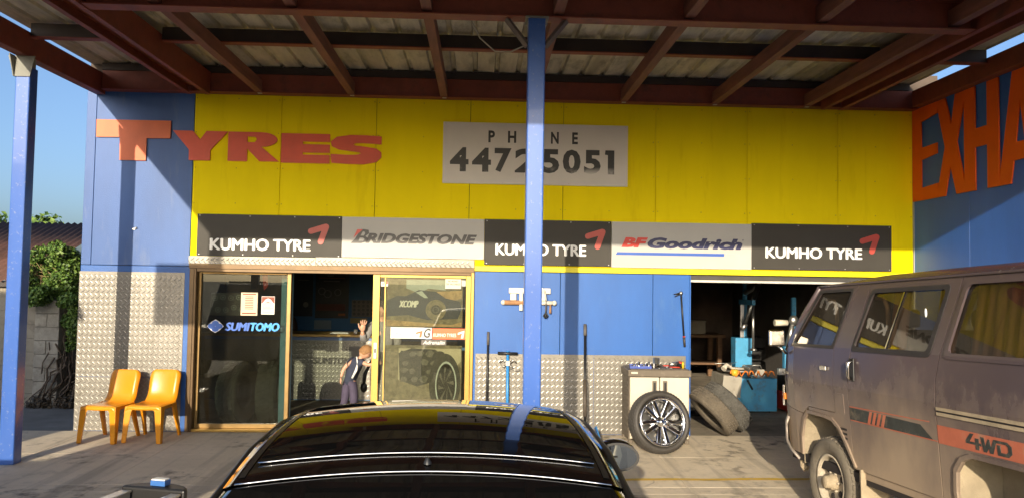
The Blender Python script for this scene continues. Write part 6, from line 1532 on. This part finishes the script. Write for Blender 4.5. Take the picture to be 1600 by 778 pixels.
def head(b, c, r_, face, up, skin):
    f_ = Vector(face).normalized(); u = Vector(up).normalized(); u = (u-f_*u.dot(f_)).normalized(); s_ = f_.cross(u)
    fr_ = Matrix((s_.to_4d(), f_.to_4d(), u.to_4d(), (0, 0, 0, 1))).transposed(); fr_[0][3], fr_[1][3], fr_[2][3] = c; fr_[3] = (0, 0, 0, 1)
    vs = []; fs = []; nu, nv = 24, 16
    for i in range(nv+1):
        ph = math.pi*i/nv
        for j in range(nu):
            t = 2*math.pi*j/nu; x = math.sin(ph)*math.cos(t)*.78; y = math.sin(ph)*math.sin(t)*.92; z = math.cos(ph)*1.08
            if z < -.2: x *= 1+.30*(z+.2); y = y*(1+.12*(z+.2))
            if y > .75 and -.35 < z < .15 and abs(x) < .16: y += .20*(1-abs(x)/.16)*(1-abs(z+.12)/.27)
            if y > .6 and .02 < z < .22 and .16 < abs(x) < .42: y -= .07
            vs.append((x*r_, y*r_, z*r_))
    for i in range(nv):
        for j in range(nu): fs.append((i*nu+j, (i+1)*nu+j, (i+1)*nu+(j+1) % nu, i*nu+(j+1) % nu))
    b.add(vs, fs, skin, True, fr_)
    for sx in (-1, 1):
        b.sphere((sx*.80*r_, -.02*r_, .0), (.07*r_, .15*r_, .22*r_), skin, 10, 8, fr_)
        b.sphere((sx*.29*r_, .80*r_, .12*r_), (.10*r_, .06*r_, .07*r_), M('eye', (.08, .06, .05), .2), 8, 6, fr_)
    b.sphere((0, .84*r_, -.48*r_), (.24*r_, .06*r_, .06*r_), M('lips', (.42, .16, .12), .5), 10, 6, fr_)
    return fr_
def hair_cap(fr_, r_, m, back=1.0, low=-.25):
    b = B(); vs = []; fs = []; nu, nv = 26, 12; rnd = random.Random(2)
    for i in range(nv+1):
        for j in range(nu):
            t = 2*math.pi*j/nu; front = math.sin(t)
            lim = math.radians(62+ (48*back if front < .2 else 48*back*max(0, 1-(front-.2)/.5)))
            ph = lim*i/nv; k = 1.10+rnd.uniform(-.015, .02)
            vs.append((math.sin(ph)*math.cos(t)*.80*k*r_, math.sin(ph)*math.sin(t)*.94*k*r_, math.cos(ph)*1.10*k*r_))
    for i in range(nv):
        for j in range(nu): fs.append((i*nu+j, (i+1)*nu+j, (i+1)*nu+(j+1) % nu, i*nu+(j+1) % nu))
    b.add(vs, fs, m, True, fr_); return b
NV = M('navy_polo_cloth', (.030, .036, .062), .85, var=.15, vs=20); TRS = M('dark_plum_trousers', (.062, .050, .085), .85, var=.15, vs=14); SHO = M('black_shoes', (.015, .015, .015), .5)
# --- boy leaning on the sliding door
bx = thing('person', 'child in navy polo shirt and dark trousers leaning on the sliding door', 'person', (-1.57, .72, 0), group='people in the doorway')
pel = (-1.575, .74, .575); che = (-1.515, .72, .755); nck = (-1.435, .70, .865); hd = Vector((-1.372, .69, .945))
shR, elR, haR = (-1.425, .645, .825), (-1.325, .60, .785), (-1.235, .585, .800)
shL, elL, haL = (-1.560, .700, .835), (-1.655, .655, .715), (-1.680, .635, .615)
hpL, knL, anL = (-1.615, .755, .53), (-1.640, .735, .30), (-1.690, .80, .075)
hpR, knR, anR = (-1.535, .715, .53), (-1.500, .640, .30), (-1.545, .700, .075)
v, f_ = skin_mesh('t', [[(pel, .05), (che, .070), (nck, .034), (tuple(hd), .05)], [(che, .078), (shR, .040), (elR, .026), (haR, .020)], [(che, .078), (shL, .040), (elL, .026), (haL, .020)],
                        [(pel, .05), (hpL, .044), (knL, .034), (anL, .026)], [(pel, .05), (hpR, .044), (knR, .034), (anR, .026)]])
b = B(); b.add(v, f_, SKIN, True); fr_ = head(b, hd, .088, (.62, -.10, -.45), (.45, 0, .9), SKIN)
hand(b, haR, (.9, .05, .25), (.2, .95, .1), .11, SKIN, .25); hand(b, haL, (-.15, -.05, -1), (.9, .2, 0), .11, SKIN, .5)
b.build('body', bx, world=True)
hair_cap(fr_, .088, M('sandy_hair', (.27, .14, .055), .8, var=.25, vs=40)).build('hair', bx, world=True)
v, f_ = skin_mesh('t', [[((-1.590, .748, .485), (.094, .080)), (pel, (.094, .082)), (che, .094), ((-1.452, .705, .845), .048)], [(che, .092), (shR, .054), ((-1.365, .618, .800), .046)], [(che, .092), (shL, .054), ((-1.618, .675, .762), .046)]])
b = B(); b.add(v, f_, NV, True); b.build('polo_shirt', bx, world=True)
v, f_ = skin_mesh('t', [[((-1.578, .742, .62), (.084, .078)), (pel, .086), (hpL, .074), (knL, .056), ((-1.685, .795, .11), .046)], [(pel, .086), (hpR, .074), (knR, .056), ((-1.543, .698, .11), .046)]])
b = B(); b.add(v, f_, TRS, True); b.build('trousers', bx, world=True)
for a_ in (anL, anR):
    b = B(); b.sphere((a_[0]+.03, a_[1]-.02, .042), (.085, .04, .04), SHO, 14, 8); b.build('shoe', bx, world=True)
b = B(); b.tube([(-1.478, .615, .895), (-1.462, .610, .80), (-1.475, .610, .72), (-1.535, .640, .60)], [.007, .008, .018, .014], M('white_piping', (.72, .72, .70), .8), 8, squash=(1, .5)); b.build('white_side_panel', bx, world=True)
# --- adult behind the door with a raised hand
ad = thing('person', 'adult in a grey top with one hand raised, standing behind the sliding door', 'person', (-1.24, 1.40, 0), group='people in the doorway')
GT = M('grey_marle_cloth', (.22, .215, .205), .9, var=.15, vs=20); PT = M('patterned_cloth', (.30, .28, .25), .9, var=.9, vs=45); DJ = M('dark_jeans', (.03, .035, .06), .9)
pel = (-1.225, 1.40, .86); che = (-1.235, 1.36, 1.16); nck = (-1.24, 1.34, 1.36); hd = Vector((-1.245, 1.31, 1.50))
shR, elR, haR = (-1.05, 1.35, 1.29), (-1.00, 1.30, 1.02), (-1.02, 1.15, .86)
shL, elL, haL = (-1.385, 1.33, 1.27), (-1.475, 1.22, 1.06), (-1.490, 1.13, 1.20)
hpL, knL, anL = (-1.31, 1.40, .82), (-1.32, 1.36, .46), (-1.33, 1.42, .08)
hpR, knR, anR = (-1.14, 1.40, .82), (-1.13, 1.36, .46), (-1.12, 1.42, .08)
v, f_ = skin_mesh('t', [[(pel, .10), (che, .12), (nck, .055), (tuple(hd), .07)], [(che, .13), (shR, .06), (elR, .043), (haR, .030)], [(che, .13), (shL, .06), (elL, .043), (haL, .030)],
                        [(pel, .10), (hpL, .08), (knL, .055), (anL, .042)], [(pel, .10), (hpR, .08), (knR, .055), (anR, .042)]])
b = B(); b.add(v, f_, SKIN, True); fr_ = head(b, hd, .112, (-.5, -.8, -.2), (0, 0, 1), SKIN)
hand(b, haL, (.15, -.05, 1), (-.2, 1, 0), .175, SKIN, .15, .30); hand(b, haR, (.1, -.7, -.3), (0, .2, 1), .17, SKIN, .5)
b.build('body', ad, world=True)
hair_cap(fr_, .112, M('dark_brown_hair', (.05, .032, .02), .7, var=.2, vs=40), 1.15).build('hair', ad, world=True)
v, f_ = skin_mesh('t', [[((-1.225, 1.40, .70), (.165, .14)), (pel, .16), (che, .150), ((-1.238, 1.35, 1.31), .075)], [(che, .150), (shR, .082), (elR, .062), ((-1.015, 1.19, .905), .05)], [(che, .150), (shL, .082), (elL, .062), ((-1.487, 1.15, 1.165), .048)]])
b = B(); b.add(v, f_, GT, True); b.build('grey_top', ad, world=True)
v, f_ = skin_mesh('t', [[((-1.225, 1.40, .90), (.14, .12)), (pel, .14), (hpL, .108), (knL, .076), ((-1.33, 1.415, .12), .062)], [(pel, .14), (hpR, .108), (knR, .076), ((-1.12, 1.415, .12), .062)]])
b = B(); b.add(v, f_, DJ, True); b.build('trousers', ad, world=True)
for a_ in (anL, anR):
    b = B(); b.sphere((a_[0]-.01, a_[1]-.06, .05), (.05, .13, .05), SHO, 14, 8); b.build('shoe', ad, world=True)
bg_ = thing('shoulder_bag', 'small black shoulder bag hanging in front of the adult', 'bag', (-1.42, 1.08, .34))
b = B(); b.sphere((-1.44, 1.08, .42), (.05, .04, .07), BLK, 12, 8); b.build('pouch', bg_, world=True)
b = B(); b.tube([(-1.44, 1.08, .46), (-1.43, 1.08, .60), (-1.37, 1.10, .74), (-1.31, 1.16, .86), (-1.28, 1.2, .95)], [.022, .026, .020, .014, .012], BLK, 8); b.build('strap', bg_, world=True)
